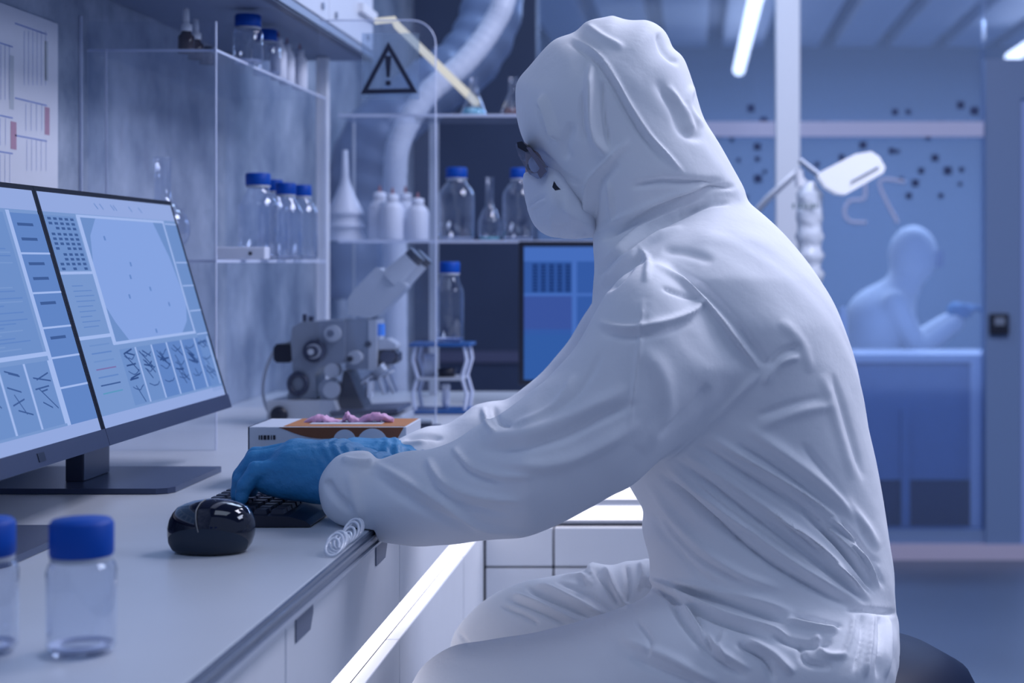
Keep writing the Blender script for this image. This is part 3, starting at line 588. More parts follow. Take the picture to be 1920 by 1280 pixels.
b = WMB(); b.cyl(mp(698, 643, -0.045), mp(698, 643, -0.03), 0.006, BLACKP, 12); b.build('lock_screw', t)
b = WMB(); b.prism([M2(*q) for q in ((520, 650), (526, 643), (550, 643), (556, 650), (556, 672), (550, 678), (526, 678), (520, 672))], YM-0.03, YM+0.03, BLACKP, 'y'); b.build('lamp_housing', t, 0.003)
b = WMB()
for (u, v, w_) in ((576, 596, 4), (588, 600, 5)): b.cyl(mp(u, v+12, -0.02), mp(u, v-8, -0.02), w_/F*YM, DGREY, 12)
b.build('lever', t)
b = WMB(); b.cyl(mp(582, 744, -0.03), mp(582, 700, -0.03), 0.009, MGREY, 16); b.build('pillar', t)
b = WMB(); b.cyl(mp(732, 668, -0.03), mp(732, 668, 0.03), 0.013, DGREY); b.prism([M2(*q) for q in ((714, 655), (742, 655), (749, 662), (749, 676), (742, 682), (714, 682))], YM-0.02, YM+0.03, BLACKP, 'y'); b.build('camera_port', t, 0.002)
b = WMB(); b.prism([M2(*q) for q in ((714, 636), (730, 634), (746, 644), (746, 654), (714, 654))], YM-0.022, YM+0.03, SCOPEL, 'y'); b.build('port_cover', t, 0.003)
b = WMB(); b.cyl(mp(717, 628, -0.02), mp(717, 606, -0.02), 0.009, mat('bright_blue_plastic', (0.05, 0.25, 0.85), 0.4)); b.build('filter_slider', t)
b = WMB(); b.cone(mp(712, 690, -0.02), mp(722, 700, -0.02), 0.022, 0.019, MGREY, 24); b.build('nosepiece', t)
for (a, c, rr) in (((718, 702), (728, 736), 0.0065), ((732, 700), (746, 734), 0.0065), ((715, 706), (744, 688), 0.0065), ((708, 700), (684, 716), 0.006), ((700, 712), (699, 742), 0.009)):
    b = WMB(); b.cone(mp(*a, -0.03), mp(*c, -0.03), rr, rr*0.85, CHROME, 16); b.build('objective', t)
b = WMB(); b.prism([M2(*q) for q in ((652, 692), (660, 692), (692, 766), (640, 766))], YM-0.04, YM+0.04, BLACKP, 'y'); b.build('stage_bracket', t, 0.002)
b = WMB(); b.prism([M2(*q) for q in ((636, 764), (760, 758), (762, 766), (640, 773))], YM-0.09, YM+0.06, DGREY, 'y'); b.build('stage', t, 0.002)
b = WMB(); b.cyl(mp(628, 726, -0.055), mp(628, 726, -0.02), 0.020, SCOPE, 24); b.cyl(mp(634, 727, -0.06), mp(634, 727, -0.055), 0.016, SCOPEL, 24); b.cyl(mp(632, 692, -0.05), mp(632, 692, -0.02), 0.014, SCOPEL, 20); b.build('condenser', t)
b = WMB(); b.tube([mp(570+16*math.cos(a*PI/8), 716+18*math.sin(a*PI/8), -0.05) for a in range(17)], 0.005, DGREY, 8); b.build('wire_clip', t)
b = WMB(); b.sphere(mp(542, 771, -0.078), 0.017, BLACKP, 20, (1, 0.5, 1)); b.build('brightness_dial', t)
b = WMB(); b.tube(catmull([mp(548, 640, 0.0), mp(522, 652, -0.01), mp(506, 678, -0.01), mp(497, 710, -0.01), mp(496, 740, -0.01), mp(504, 768, -0.01), mp(516, 781, -0.01)], 6), 0.0028, SCOPEL, 8); b.build('power_cable', t)
# slide tray beside microscope
t = thing('instrument_tray', at(745, 3.02, DZ), 'dark low tray with small metal tools behind the glove box', 'tray')
b = MB(); b.box(-0.08, 0.075, -0.03, 0.035, 0.0005, 0.010, DGREY); b.build('tray_body', t, 0.002)
b = MB()
for k in range(3): b.cyl((-0.05+k*0.02, -0.01, 0.016+k*0.003), (0.06, 0.0+k*0.008, 0.016), 0.005, MGREY, 10)
b.build('tool', t)

# ------------------------------------------------------------------ hoses and imitated tube reflection behind
HOSE = mat('ribbed_hose_plastic', (0.64, 0.70, 0.84), 0.4, noise=0.05)
t = thing('extraction_hose', P(742, 790, 4.0), 'pale flexible extraction hose curving from the ceiling down behind the back shelves', 'hose')
pts = catmull([P(742, 880, 4.0), P(742, 700, 4.0), P(741, 500, 4.0), P(741, 330, 4.0), P(752, 258, 4.0), P(800, 178, 4.02), P(870, 118, 4.05), P(922, 50, 4.08), P(948, -20, 4.1), P(960, -200, 4.2), P(960, -560, 4.2)], 14)
b = WMB(); n = len(pts); b.tube(pts, [(0.029+0.0008*math.sin(i*2.2)) for i in range(n)], HOSE, 16); b.build('hose_body', t)
b = WMB(); b.cyl(P(742, 905, 4.0), P(742, 870, 4.0), 0.034, MGREY); b.build('connector', t)
DUCT = mat('blue_grey_duct', (0.16, 0.22, 0.36), 0.35, 0.2, noise=0.1)
t = thing('ventilation_duct', P(760, 300, 4.6), 'wide blue grey ventilation duct behind the pale hose', 'duct')
pts = catmull([P(655, 560, 4.5), P(665, 380, 4.5), P(700, 260, 4.5), P(790, 180, 4.55), P(880, 110, 4.6), P(925, 0, 4.65), P(930, -200, 4.7), P(930, -560, 4.7)], 10)
b = WMB(); b.tube(pts, [0.085+0.003*math.sin(i*1.6) for i in range(len(pts))], DUCT, 20); b.build('duct_body', t)
CREAM = glow('cream_reflection_glow', rgb(208, 208, 206), 1.2)
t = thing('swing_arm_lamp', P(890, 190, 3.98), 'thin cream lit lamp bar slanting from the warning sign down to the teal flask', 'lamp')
b = WMB(); b.tube([P(738, 36, 3.2), P(745, 48, 3.25), P(893, 192, 3.9)], [0.0055, 0.0075, 0.0095], CREAM, 10); b.build('glow_bar', t)
b = WMB(); b.tube([P(702, 40, 3.19), P(742, 36, 3.2)], 0.006, CREAM, 8); b.build('reflection_end', t)

# ------------------------------------------------------------------ examination lamp on a stand
t = thing('examination_lamp', (P(1515, 0, 4.2).x, 4.2, 0), 'white swing arm lamp on a wrapped stand beside the metal post', 'lamp')
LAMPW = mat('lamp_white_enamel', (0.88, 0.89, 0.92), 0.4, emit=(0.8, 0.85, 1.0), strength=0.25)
px = P(1515, 0, 4.2).x
b = WMB(); b.cyl((px, 4.2, 0.03), (px, 4.2, P(0, 345, 4.2).z), 0.014, MGREY); b.build('pole', t)
b = WMB(); b.lathe([(0, 0.001), (0.16, 0.001), (0.16, 0.02), (0.02, 0.035), (0, 0.035)], DGREY, (px, 4.2, 0)); b.build('base', t)
b = WMB(); prof = []; nz = 26; z0 = P(0, 640, 4.2).z; z1 = P(0, 340, 4.2).z
WRAP = mat('clear_wrap_film', (0.72, 0.77, 0.86), 0.18, bump=0.8, bscale=35, noise=0.15, nscale=40)
for i in range(nz+1): prof.append((0.033+0.004*math.sin(i*1.9)+0.003*math.sin(i*4.1)-(0.014 if i > nz-2 else 0), z0+(z1-z0)*i/nz))
b.lathe(prof, WRAP, (px+0.004, 4.2, 0)); b.build('plastic_sleeve', t)
b = WMB(); INKD = mat('dark_green_print', (0.05, 0.12, 0.14), 0.5)
for (u, w_) in ((1486, 4), (1498, 4), (1506, 3), (1513, 3), (1521, 5), (1529, 3)): 
    c = P(u, 386, 4.155); b.box(c.x, c.x+w_/F*4, 4.157, 4.16, c.z-0.006, c.z+0.006, INKD)
b.build('printed_marks', t)
b = WMB(); b.tube([P(1510, 345, 4.2), P(1494, 322, 4.2), P(1440, 372, 4.25), P(1415, 400, 4.3)], 0.009, PILLAR, 10); b.tube([P(1500, 300, 4.19), P(1545, 335, 4.18)], 0.008, MGREY, 10); b.tube([P(1497, 318, 4.2), P(1500, 350, 4.2)], 0.012, PILLAR, 10); b.build('swing_arm', t)
b = WMB(); hp = [(1530, 330), (1540, 322), (1600, 291), (1630, 286), (1645, 296), (1656, 316), (1652, 326), (1600, 356), (1582, 366), (1566, 364), (1545, 352)]
b.prism([(P(u, v, 4.2).x, P(u, v, 4.2).z) for u, v in hp], 4.15, 4.23, LAMPW, 'y'); b.build('lamp_head', t, 0.008, 3)
b = WMB(); b.tube([P(1596, 341, 4.147), P(1647, 313, 4.147)], 0.003, MGREY, 6); b.build('reflector_slot', t)

# ------------------------------------------------------------------ glove box with pink gloves
YG0, YG1 = 2.26, 2.52
xg0 = P(467, 0, YG0).x; 
t = thing('glove_box', (xg0+0.12, (YG0+YG1)/2, DZ), 'white and orange cardboard glove dispenser box behind the hands', 'box')
CARD = mat('white_card', (0.62, 0.66, 0.74), 0.5, noise=0.03); ORNG = mat('orange_print', (0.50, 0.19, 0.05), 0.5, noise=0.08); ORNG2 = mat('dark_orange_print', (0.22, 0.075, 0.03), 0.5)
zt = P(0, 800, YG0).z; xg1 = P(762, 0, YG0).x; yb = YG0+0.12
b = WMB(); b.box(xg0, xg1, YG0, yb, DZ+0.0005, zt, CARD); b.build('carton', t, 0.001)
def gp(u, v): p = P(u, v, YG0-0.0008); return (p.x, p.z)
b = WMB()
arc = [(522, 800)]+[(522+ (i/10)*120*0.85+0, 800+22*math.sin(min(1, i/8)*PI/2)) for i in range(1, 11)]
fr = arc+[(640, 822), (745, 822), (757, 801)]
pz_ = lambda u, v: (gp(u, v)[0], min(gp(u, v)[1], zt-0.0005))
b.prism([pz_(*q) for q in fr], YG0-0.0008, YG0-0.0001, ORNG2, 'y')
b.box(pz_(530, 0)[0], xg1-0.003, YG0+0.004, yb-0.004, zt, zt+0.0006, ORNG)
b.build('orange_print', t)
b = WMB()
for (u, v, rr) in ((646, 826, 21), (698, 832, 29)):
    c = P(u, v, YG0-0.0016); R_ = rr/F*YG0
    b.prism([(c.x+R_*math.cos(a*PI/14), min(c.z+R_*math.sin(a*PI/14), zt-0.0015)) for a in range(28)], YG0-0.0016, YG0-0.0009, CARD, 'y')
b.build('white_discs', t)
b = WMB(); rnd = random.Random(2)
for (u, w_) in ((485, 2), (489, 3), (494, 5), (501, 4), (508, 1.5), (512, 4)): c = P(u, 820, YG0-0.001); b.box(c.x, c.x+w_/F*YG0, YG0-0.001, YG0-0.0002, c.z-0.003, c.z+0.003, BLACKP)
b.build('printed_code', t)
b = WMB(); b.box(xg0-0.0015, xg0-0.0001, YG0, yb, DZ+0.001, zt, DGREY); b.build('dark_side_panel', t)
b = WMB(); b.box(xg0+0.075, xg1-0.04, YG0+0.03, yb-0.03, zt+0.0006, zt+0.0012, CARD); b.build('opening_rim', t)
PINK = mat('pink_nitrile', (0.66, 0.36, 0.56), 0.45, noise=0.12, nscale=40)
def crumple(mb, pts, m, w=0.02, seed=0):
    rnd = random.Random(seed); path = catmull(pts, 6); n = len(path); vs = []; k = 14
    for i, p in enumerate(path):
        for j in range(k):
            a = 2*PI*j/k; r = w*(0.6+0.55*rnd.random())*(0.45+0.55*math.sin(PI*(i+0.7)/(n+0.4)))
            vs.append(Vector(p)+Vector((0, math.cos(a)*r*1.4, math.sin(a)*r*0.8)))
    fs = [[i*k+j, i*k+(j+1) % k, (i+1)*k+(j+1) % k, (i+1)*k+j] for i in range(n-1) for j in range(k)]
    mb.add(vs, fs, m, True); mb.add(vs[:k], [list(range(k))], m); mb.add(vs[-k:], [list(range(k))], m)
gy = YG0+0.06
g = 'pink gloves pulled from the dispenser'
for i, (us, lab) in enumerate(((((570, 797), (595, 788), (620, 792), (645, 799)), 'crumpled pale pink glove poking out at the left of the dispenser'), (((640, 799), (650, 782), (662, 790), (690, 797)), 'small pink glove fold standing up in the middle of the dispenser'), (((664, 798), (690, 786), (715, 785), (738, 790)), 'pale pink glove poking out at the right of the dispenser'))):
    b = MB(); crumple(b, [P(u, v, gy)+Vector((0, 0, 0.002)) for u, v in us], PINK, 0.0085, i)
    tag(b.build('disposable_glove'), lab, 'glove', g)

# ------------------------------------------------------------------ keyboard and mouse
KX0, KX1, KY0, KY1 = -0.600, -0.452, 1.925, 2.235
t = thing('keyboard', ((KX0+KX1)/2, (KY0+KY1)/2, DZ), 'black compact keyboard under the blue gloved hands', 'keyboard')
b = WMB(); pr = [(KX0, DZ+0.001), (KX0-0.001, DZ+0.012), (KX0+0.004, DZ+0.016), (KX1-0.020, DZ+0.013), (KX1, DZ+0.008), (KX1+0.006, DZ+0.003), (KX1+0.006, DZ+0.001)]
b.prism(pr, KY0, KY1, BLACKP, 'y'); b.build('keyboard_body', t, 0.004, 3)
kb = MB(); s = 0.0079
top = [(-s*0.82, -s*0.82, 0.005), (s*0.82, -s*0.82, 0.005), (s*0.82, s*0.82, 0.005), (-s*0.82, s*0.82, 0.005)]; bot = [(-s, -s, 0), (s, -s, 0), (s, s, 0), (-s, s, 0)]
KEYM = mat('key_plastic', (0.018, 0.022, 0.045), 0.4)
kb.add(bot+top, [(0, 3, 2, 1), (4, 5, 6, 7), (0, 1, 5, 4), (1, 2, 6, 5), (2, 3, 7, 6), (3, 0, 4, 7)], KEYM)
k0 = kb.build('key', t); first = True
for r in range(6):
    for c in range(13):
        o = k0 if first else k0.copy()
        if not first: COL.objects.link(o); o.parent = t
        first = False
        X = KX0+0.013+r*0.0192+0.002; Y = KY0+0.022+c*0.0219+(r % 2)*0.004
        Z = DZ+0.016-(r*0.0192+0.013)*0.0245
        o.location = Vector((X, Y, Z))-t.location
# mouse: glossy black, domed
mx, my = P(394, 0, 1.765).x, 1.765
t = thing('computer_mouse', (mx, my, DZ), 'large glossy black mouse on the bench in front of the keyboard', 'mouse')
def mouse_mesh(t):
    n = 56; zz = [0.001, 0.004, 0.010, 0.018, 0.027, 0.035, 0.042, 0.048, 0.0515, 0.0545, 0.0562, 0.0568]
    qq = [0.80, 0.87, 0.945, 0.99, 1.0, 0.965, 0.895, 0.79, 0.64, 0.44, 0.22, 0.002]
    def ring(q, z, off=1.0): return [((0.0465*q*math.cos(2*PI*i/n)**1 if True else 0)*off+0.003*(z/0.059), 0.034*q*off*math.sin(2*PI*i/n)*(1+0.12*math.cos(2*PI*i/n)), z) for i in range(n)]
    vs = []
    for z, q in zip(zz, qq): vs += ring(q, z)
    k = len(zz)-1
    b = MB(); b.add(vs, [[j*n+i, j*n+(i+1) % n, (j+1)*n+(i+1) % n, (j+1)*n+i] for j in range(k) for i in range(n)], GLOSSB, True); b.add(vs[:n], [list(range(n))[::-1]], GLOSSB); b.build('mouse_shell', t)
    # matte side grip on the near flank, arched
    b = MB(); vs = []; m_ = 30; SIDE = mat('matte_side_grip', (0.006, 0.018, 0.04), 0.5)
    for i in range(m_+1):
        a = PI*(1.06+0.88*i/m_); hi = 0.006+0.024*math.sin(PI*i/m_)**0.6
        for c in range(6):
            z = 0.003+(hi-0.003)*c/5; q = float(np.interp(z, zz, qq))*1.006+0.002
            vs.append((0.0465*q*math.cos(a)+0.003*(z/0.059), 0.034*q*math.sin(a)*(1+0.12*math.cos(a)), z))
    b.add(vs, [[i*6+c, i*6+c+1, (i+1)*6+c+1, (i+1)*6+c] for i in range(m_) for c in range(5)], SIDE, True); b.build('side_grip', t)
    b = MB(); path = []
    for i in range(15):
        z = 0.026+0.0305*i/14; q = float(np.interp(z, zz, qq))+0.004; a = -PI/2-0.12+0.0*i
        path.append((0.0465*q*math.cos(a)-0.006*math.sin(i/14*PI/2)+0.003, 0.034*q*math.sin(a), z+0.0003))
    b.tube(path, 0.0006, mat('gold_grey_trim', (0.22, 0.22, 0.22), 0.3), 6); b.build('seam_line', t)
mouse_mesh(t)
# coil of clear spiral wrap lying on the bench edge
FILM = mat('shiny_clear_coil', (0.80, 0.84, 0.92), 0.12, spec=0.9)
t = thing('spiral_wrap', (XE-0.009, 1.80, DZ), 'short coil of shiny clear spiral wrap lying on the bench edge beside the cuff', 'cable wrap')
b = WMB(); pts = []
for i in range(230):
    k = i/229; a = k*2*PI*10.5; r_ = 0.0068+0.0025*math.sin(k*9)
    pts.append((XE-0.009+r_*1.0*math.cos(a), 1.735+0.125*k+0.012*math.sin(a), DZ+0.0022+max(0.0, r_*1.0*(1+math.sin(a)))))
b.tube(pts, 0.0016, FILM, 6); b.build('coil', t)

# ------------------------------------------------------------------ figures: signed distance fields turned into one surface
def polysd(X, Z, poly):
    poly = np.array(poly); d = np.full(X.shape, 1e9); ins = np.zeros(X.shape, bool)
    for i in range(len(poly)):
        a = poly[i]; c = poly[(i+1) % len(poly)]; e_ = c-a; wx, wz = X-a[0], Z-a[1]
        tt = np.clip((wx*e_[0]+wz*e_[1])/(e_@e_+1e-12), 0, 1)
        d = np.minimum(d, (wx-e_[0]*tt)**2+(wz-e_[1]*tt)**2)
        cnd = ((a[1] > Z) != (c[1] > Z)) & (X < (c[0]-a[0])*(Z-a[1])/(c[1]-a[1]+1e-12)+a[0])
        ins ^= cnd
    d = np.sqrt(d); return np.where(ins, d, -d)          # positive inside
def smin(a, c, k):
    h = np.clip(0.5+0.5*(c-a)/k, 0, 1); return c*(1-h)+a*h-k*h*(1-h)
def nets(Fv, org, h):
    Fv = Fv.astype(np.float32); S = Fv < 0; nx, ny, nz = Fv.shape
    cnt = np.zeros((nx-1, ny-1, nz-1), np.int8); acc = np.zeros((nx-1, ny-1, nz-1, 3), np.float32)
    for ax in range(3):
        o1, o2 = [q for q in range(3) if q != ax]
        sl0 = [slice(None)]*3; sl1 = [slice(None)]*3; sl0[ax] = slice(0, -1); sl1[ax] = slice(1, None)
        A, B_ = Fv[tuple(sl0)], Fv[tuple(sl1)]; cr = (A < 0) != (B_ < 0); tt = np.where(cr, A/(A-B_+1e-20), 0)
        for d1 in (0, 1):
            for d2 in (0, 1):
                s = [None]*3; s[ax] = slice(None); n_ = Fv.shape
                s[o1] = slice(d1, n_[o1]-1+d1); s[o2] = slice(d2, n_[o2]-1+d2)
                c = cr[tuple(s)]; cnt += c; acc[..., ax] += np.where(c, tt[tuple(s)], 0); acc[..., o1] += c*d1; acc[..., o2] += c*d2
    act = cnt > 0; idx = -np.ones(act.shape, np.int64); idx[act] = np.arange(act.sum())
    ijk = np.argwhere(act); V = (ijk+acc[act]/cnt[act][:, None])*h+np.array(org)
    faces = []
    for ax in range(3):
        o1, o2 = [(1, 2), (2, 0), (0, 1)][ax]
        sl0 = [slice(None)]*3; sl1 = [slice(None)]*3; sl0[ax] = slice(0, -1); sl1[ax] = slice(1, None)
        A, B_ = S[tuple(sl0)], S[tuple(sl1)]
        for (cr, flip) in ((A & ~B_, False), (~A & B_, True)):
            e_ = np.argwhere(cr); e_ = e_[(e_[:, o1] > 0) & (e_[:, o2] > 0) & (e_[:, o1] < Fv.shape[o1]-1) & (e_[:, o2] < Fv.shape[o2]-1)]
            q = []
            for (d1, d2) in ((1, 1), (0, 1), (0, 0), (1, 0)):
                g_ = e_.copy(); g_[:, o1] -= d1; g_[:, o2] -= d2; q.append(idx[g_[:, 0], g_[:, 1], g_[:, 2]])
            q = np.stack(q, 1); faces.append(q[:, ::-1] if flip else q)
    return V, np.concatenate(faces)
class Field:
    def __init__(s, lo, hi, h):
        s.lo = np.array(lo, float); s.h = h; n = np.ceil((np.array(hi)-s.lo)/h).astype(int)+1
        s.x = s.lo[0]+h*np.arange(n[0]); s.y = s.lo[1]+h*np.arange(n[1]); s.z = s.lo[2]+h*np.arange(n[2])
        s.F = np.full(n, 1.0, np.float32); s.X2, s.Z2 = np.meshgrid(s.x, s.z, indexing='ij')
    def part(s, v, k):
        s.F = smin(s.F, v.astype(np.float32), k).astype(np.float32)
    def inflate(s, poly, yc, W, R, k=0.02, p=2.0):
        di = polysd(s.X2, s.Z2, poly)
        yc = yc(s.X2, s.Z2) if callable(yc) else np.full(s.X2.shape, yc); W = W(s.X2, s.Z2) if callable(W) else np.full(s.X2.shape, W)
        R = R(s.X2, s.Z2) if callable(R) else R
        q = np.clip((R-di)/R, 0, None)[:, None, :]; t_ = np.abs(s.y[None, :, None]-yc[:, None, :])/W[:, None, :]
        s.part(((q**p+t_**p)**(1/p)-1)*np.minimum(R, W)[:, None, :], k)
    def cone(s, a, c, r0, r1, k=0.01, sy=1.0):
        a, c = np.array(a, float), np.array(c, float); e_ = c-a; m = max(r0, r1)+0.04
        g_ = [slice(max(0, int((min(a[i], c[i])-m-s.lo[i])/s.h)), int((max(a[i], c[i])+m-s.lo[i])/s.h)+2) for i in range(3)]
        X, Y, Z = np.meshgrid(s.x[g_[0]], s.y[g_[1]], s.z[g_[2]], indexing='ij')
        wx, wy, wz = X-a[0], Y-a[1], Z-a[2]; t_ = np.clip((wx*e_[0]+wy*e_[1]+wz*e_[2])/(e_@e_+1e-12), 0, 1)
        d = np.sqrt((wx-e_[0]*t_)**2+((wy-e_[1]*t_)/sy)**2+(wz-e_[2]*t_)**2)-(r0+(r1-r0)*t_)
        sub = s.F[tuple(g_)]; s.F[tuple(g_)] = smin(sub, d, k)
    def ell(s, c, r, k=0.01, rot=0.0):
        X, Y, Z = np.meshgrid(s.x-c[0], s.y-c[1], s.z-c[2], indexing='ij'); ca, sa = math.cos(rot), math.sin(rot)
        X2, Z2 = X*ca+Z*sa, -X*sa+Z*ca
        s.part((np.sqrt((X2/r[0])**2+(Y/r[1])**2+(Z2/r[2])**2)-1)*min(r), k)
    def mesh(s): return nets(s.F, s.lo, s.h)
def topx(pts, Y, k=4):
    """outline (photo px, optional own depth) to x,z"""
    q = []
    for p in pts:
        y = Y(p[0], p[1]) if callable(Y) else Y
        w_ = P(p[0], p[1], y); q.append(Vector((w_.x, w_.z)))
    return [(p.x, p.y) for p in catmull(q, k, True)]
def smooth(V, Fc, it=2, lam=0.5):
    n = len(V); E = np.concatenate([Fc[:, [0, 1]], Fc[:, [1, 2]], Fc[:, [2, 3]], Fc[:, [3, 0]]])
    deg = np.bincount(E[:, 0], minlength=n)+np.bincount(E[:, 1], minlength=n)
    for _ in range(it):
        S = np.stack([np.bincount(E[:, 0], V[E[:, 1], j], n)+np.bincount(E[:, 1], V[E[:, 0], j], n) for j in range(3)], 1)/deg[:, None]
        V = V+(S-V)*lam
    return V
def subdivide(V, Fc):
    n = len(V); E = np.concatenate([Fc[:, [0, 1]], Fc[:, [1, 2]], Fc[:, [2, 3]], Fc[:, [3, 0]]]); Es = np.sort(E, 1)
    key = Es[:, 0]*n+Es[:, 1]; u, inv = np.unique(key, return_inverse=True); mid = (V[u//n]+V[u % n])/2
    inv = inv.reshape(4, -1); fc = V[Fc].mean(1); m = len(Fc); em = n+inv; fi = n+len(mid)+np.arange(m)
    V2 = np.concatenate([V, mid, fc])
    Q = [np.stack([Fc[:, i], em[i], fi, em[i-1]], 1) for i in range(4)]
    return V2, np.concatenate(Q)
def vnormals(V, Fc):
    a = V[Fc[:, 2]]-V[Fc[:, 0]]; c = V[Fc[:, 3]]-V[Fc[:, 1]]; nf = np.cross(a, c); N = np.zeros_like(V)
    for j in range(4):
        for q in range(3): N[:, q] += np.bincount(Fc[:, j], nf[:, q], len(V))
    return N/(np.linalg.norm(N, axis=1)[:, None]+1e-12)
def npmesh(name, V, Fc, m, parent=None, fmat=None, extra=()):
    me = bpy.data.meshes.new(name)
    if parent is not None: V = V-np.array(parent.location)
    me.vertices.add(len(V)); me.vertices.foreach_set('co', V.astype(np.float32).ravel())
    me.loops.add(Fc.size); me.loops.foreach_set('vertex_index', Fc.astype(np.int32).ravel())
    me.polygons.add(len(Fc)); me.polygons.foreach_set('loop_start', np.arange(0, Fc.size, 4, dtype=np.int32)); me.polygons.foreach_set('loop_total', np.full(len(Fc), 4, np.int32))
    me.update(calc_edges=True); me.validate()
    me.polygons.foreach_set('use_smooth', np.ones(len(me.polygons), bool)); me.materials.append(m)
    o = bpy.data.objects.new(name, me); COL.objects.link(o)
    if parent is not None: o.parent = parent
    return o
def proj(V): return U0+F*V[:, 0]/V[:, 1], V0-F*(V[:, 2]-CZ)/V[:, 1]

# ---- the seated person
YC = 2.07
per = thing('person', (P(1500, 0, YC).x, YC, 0.55), 'person in white hooded coverall, blue gloves, goggles and mask sitting on the stool, typing', 'person')
fl = Field((-0.50, 1.74, 0.0), (0.30, 2.40, 1.42), 0.005)
lerp = lambda xs, ys: (lambda q: np.interp(q, xs, ys))
def vz(v, Y=YC): return CZ-(v-490)/F*Y
# torso
torso = [(1120,440),(1117,500),(1112,560),(1108,640),(1125,760),(1160,860),(1186,915),(1207,955),(1203,990),(1217,1040),(1220,1100),(1230,1200),(1280,1300),(1450,1345),(1600,1335),(1660,1285),(1680,1225),(1681,1160),(1675,1135),(1672,1060),(1658,960),(1643,880),(1624,790),(1610,715),(1590,640),(1563,570),(1528,512),(1480,452),(1440,410),(1400,375),(1375,350),(1300,345),(1200,395)]
Wt = lambda X, Z: np.interp(-Z, [-vz(v) for v in (340, 400, 450, 520, 600, 760, 950, 1100, 1200, 1320)], [0.075, 0.115, 0.165, 0.195, 0.200, 0.178, 0.160, 0.172, 0.19, 0.19])
fl.inflate(topx(torso, YC), YC, Wt, 0.135, 0.02, 2.3)
# hood
hood = [(969,156),(968,195),(972,230),(984,268),(1008,306),(1040,345),(1065,380),(1095,415),(1119,440),(1150,470),(1230,470),(1320,420),(1384,372),(1383,342),(1370,308),(1345,262),(1320,222),(1306,178),(1297,148),(1281,108),(1262,92),(1252,68),(1238,52),(1215,40),(1190,40),(1170,38),(1150,31),(1138,34),(1118,38),(1100,44),(1080,62),(1045,74),(1020,95),(995,125)]
Wh = lambda X, Z: 0.112-0.030*np.clip((P(1090, 0, YC).x-X)/0.09, 0, 1)**2
fl.inflate(topx(hood, YC), YC, Wh, 0.105, 0.018, 2.15)
# near arm
ya = lambda u, v=0: float(np.interp(u, [600, 700, 850, 1000, 1200, 1420], [1.965, 1.945, 1.895, 1.865, 1.885, 1.93]))
yaX = lambda X, Z: np.interp(X, [P(u, 0, ya(u)).x for u in (600, 700, 850, 1000, 1200, 1420)], [1.965, 1.945, 1.895, 1.865, 1.885, 1.93])
arm = [(1120,580),(1150,530),(1190,500),(1240,492),(1300,535),(1360,605),(1422,690),(1360,755),(1290,815),(1232,868),(1182,912),(1150,927),(1100,955),(1060,977),(1000,1001),(935,1010),(870,1016),(800,1022),(730,1018),(690,1004),(645,985),(612,962),(600,925),(603,890),(622,862),(650,848),(690,846),(703,862),(720,858),(760,846),(800,842),(850,826),(900,795),(960,760),(1030,705),(1085,640)]
Wa = lambda X, Z: np.interp(X, [P(u, 0, ya(u)).x for u in (600, 660, 760, 1000, 1250, 1420)], [0.048, 0.052, 0.060, 0.075, 0.080, 0.060])
Ra = lambda X, Z: np.interp(X, [P(u, 0, ya(u)).x for u in (600, 700, 900, 1100, 1300)], [0.042, 0.055, 0.070, 0.085, 0.085])
fl.inflate(topx(arm, ya), yaX, Wa, Ra, 0.012, 2.1)
# far arm
yf = lambda u, v=0: float(np.interp(u, [650, 760, 900, 1100, 1300], [2.15, 2.19, 2.24, 2.26, 2.23]))
yfX = lambda X, Z: np.interp(X, [P(u, 0, yf(u)).x for u in (650, 760, 900, 1100, 1300)], [2.15, 2.19, 2.24, 2.26, 2.23])
far = [(703,848),(718,834),(742,825),(770,811),(800,799),(835,797),(862,780),(885,762),(905,754),(928,751),(952,748),(990,720),(1030,682),(1070,632),(1105,575),(1160,500),(1230,500),(1300,600),(1280,720),(1180,800),(1050,860),(930,895),(800,905),(720,895),(703,872)]
fl.inflate(topx(far, yf), yfX, lambda X, Z: np.interp(X, [P(u, 0, yf(u)).x for u in (700, 900, 1200)], [0.046, 0.065, 0.08]), lambda X, Z: np.interp(X, [P(u, 0, yf(u)).x for u in (700, 900, 1200)], [0.03, 0.055, 0.08]), 0.012, 2.1)
# thighs, shins, feet
near = [(752,1330),(770,1285),(795,1245),(845,1216),(900,1206),(1000,1191),(1100,1166),(1180,1136),(1250,1112),(1400,1110),(1560,1120),(1660,1170),(1676,1230),(1668,1300),(1620,1370),(1400,1400),(1100,1420),(850,1440),(770,1400)]
fl.inflate(topx(near, 1.955), 1.96, lambda X, Z: np.interp(X, [-0.33, -0.1, 0.1, 0.2], [0.075, 0.09, 0.105, 0.11]), 0.085, 0.022, 2.1)
fth = [(848,1230),(850,1195),(866,1165),(893,1138),(930,1111),(990,1090),(1060,1078),(1098,1072),(1103,1054),(1125,1060),(1150,1062),(1172,1054),(1200,1052),(1222,1050),(1300,1090),(1500,1150),(1500,1350),(1000,1380),(860,1340)]
fl.inflate(topx(fth, 2.19), 2.19, lambda X, Z: np.interp(X, [-0.33, -0.1, 0.1], [0.070, 0.085, 0.10]), 0.075, 0.016, 2.1)
for (y, xk, zk) in ((1.965, -0.262, 0.50), (2.19, -0.235, 0.535)):
    fl.cone((xk, y, zk-0.02), (xk+0.03, y, 0.10), 0.074, 0.050, 0.03)
    fl.cone((xk+0.05, y, 0.055), (xk-0.075, y, 0.045), 0.042, 0.036, 0.03)
V, Fc = fl.mesh(); V = smooth(V, Fc, 3, 0.5); V, Fc = subdivide(V, Fc); V = smooth(V, Fc, 2, 0.5)
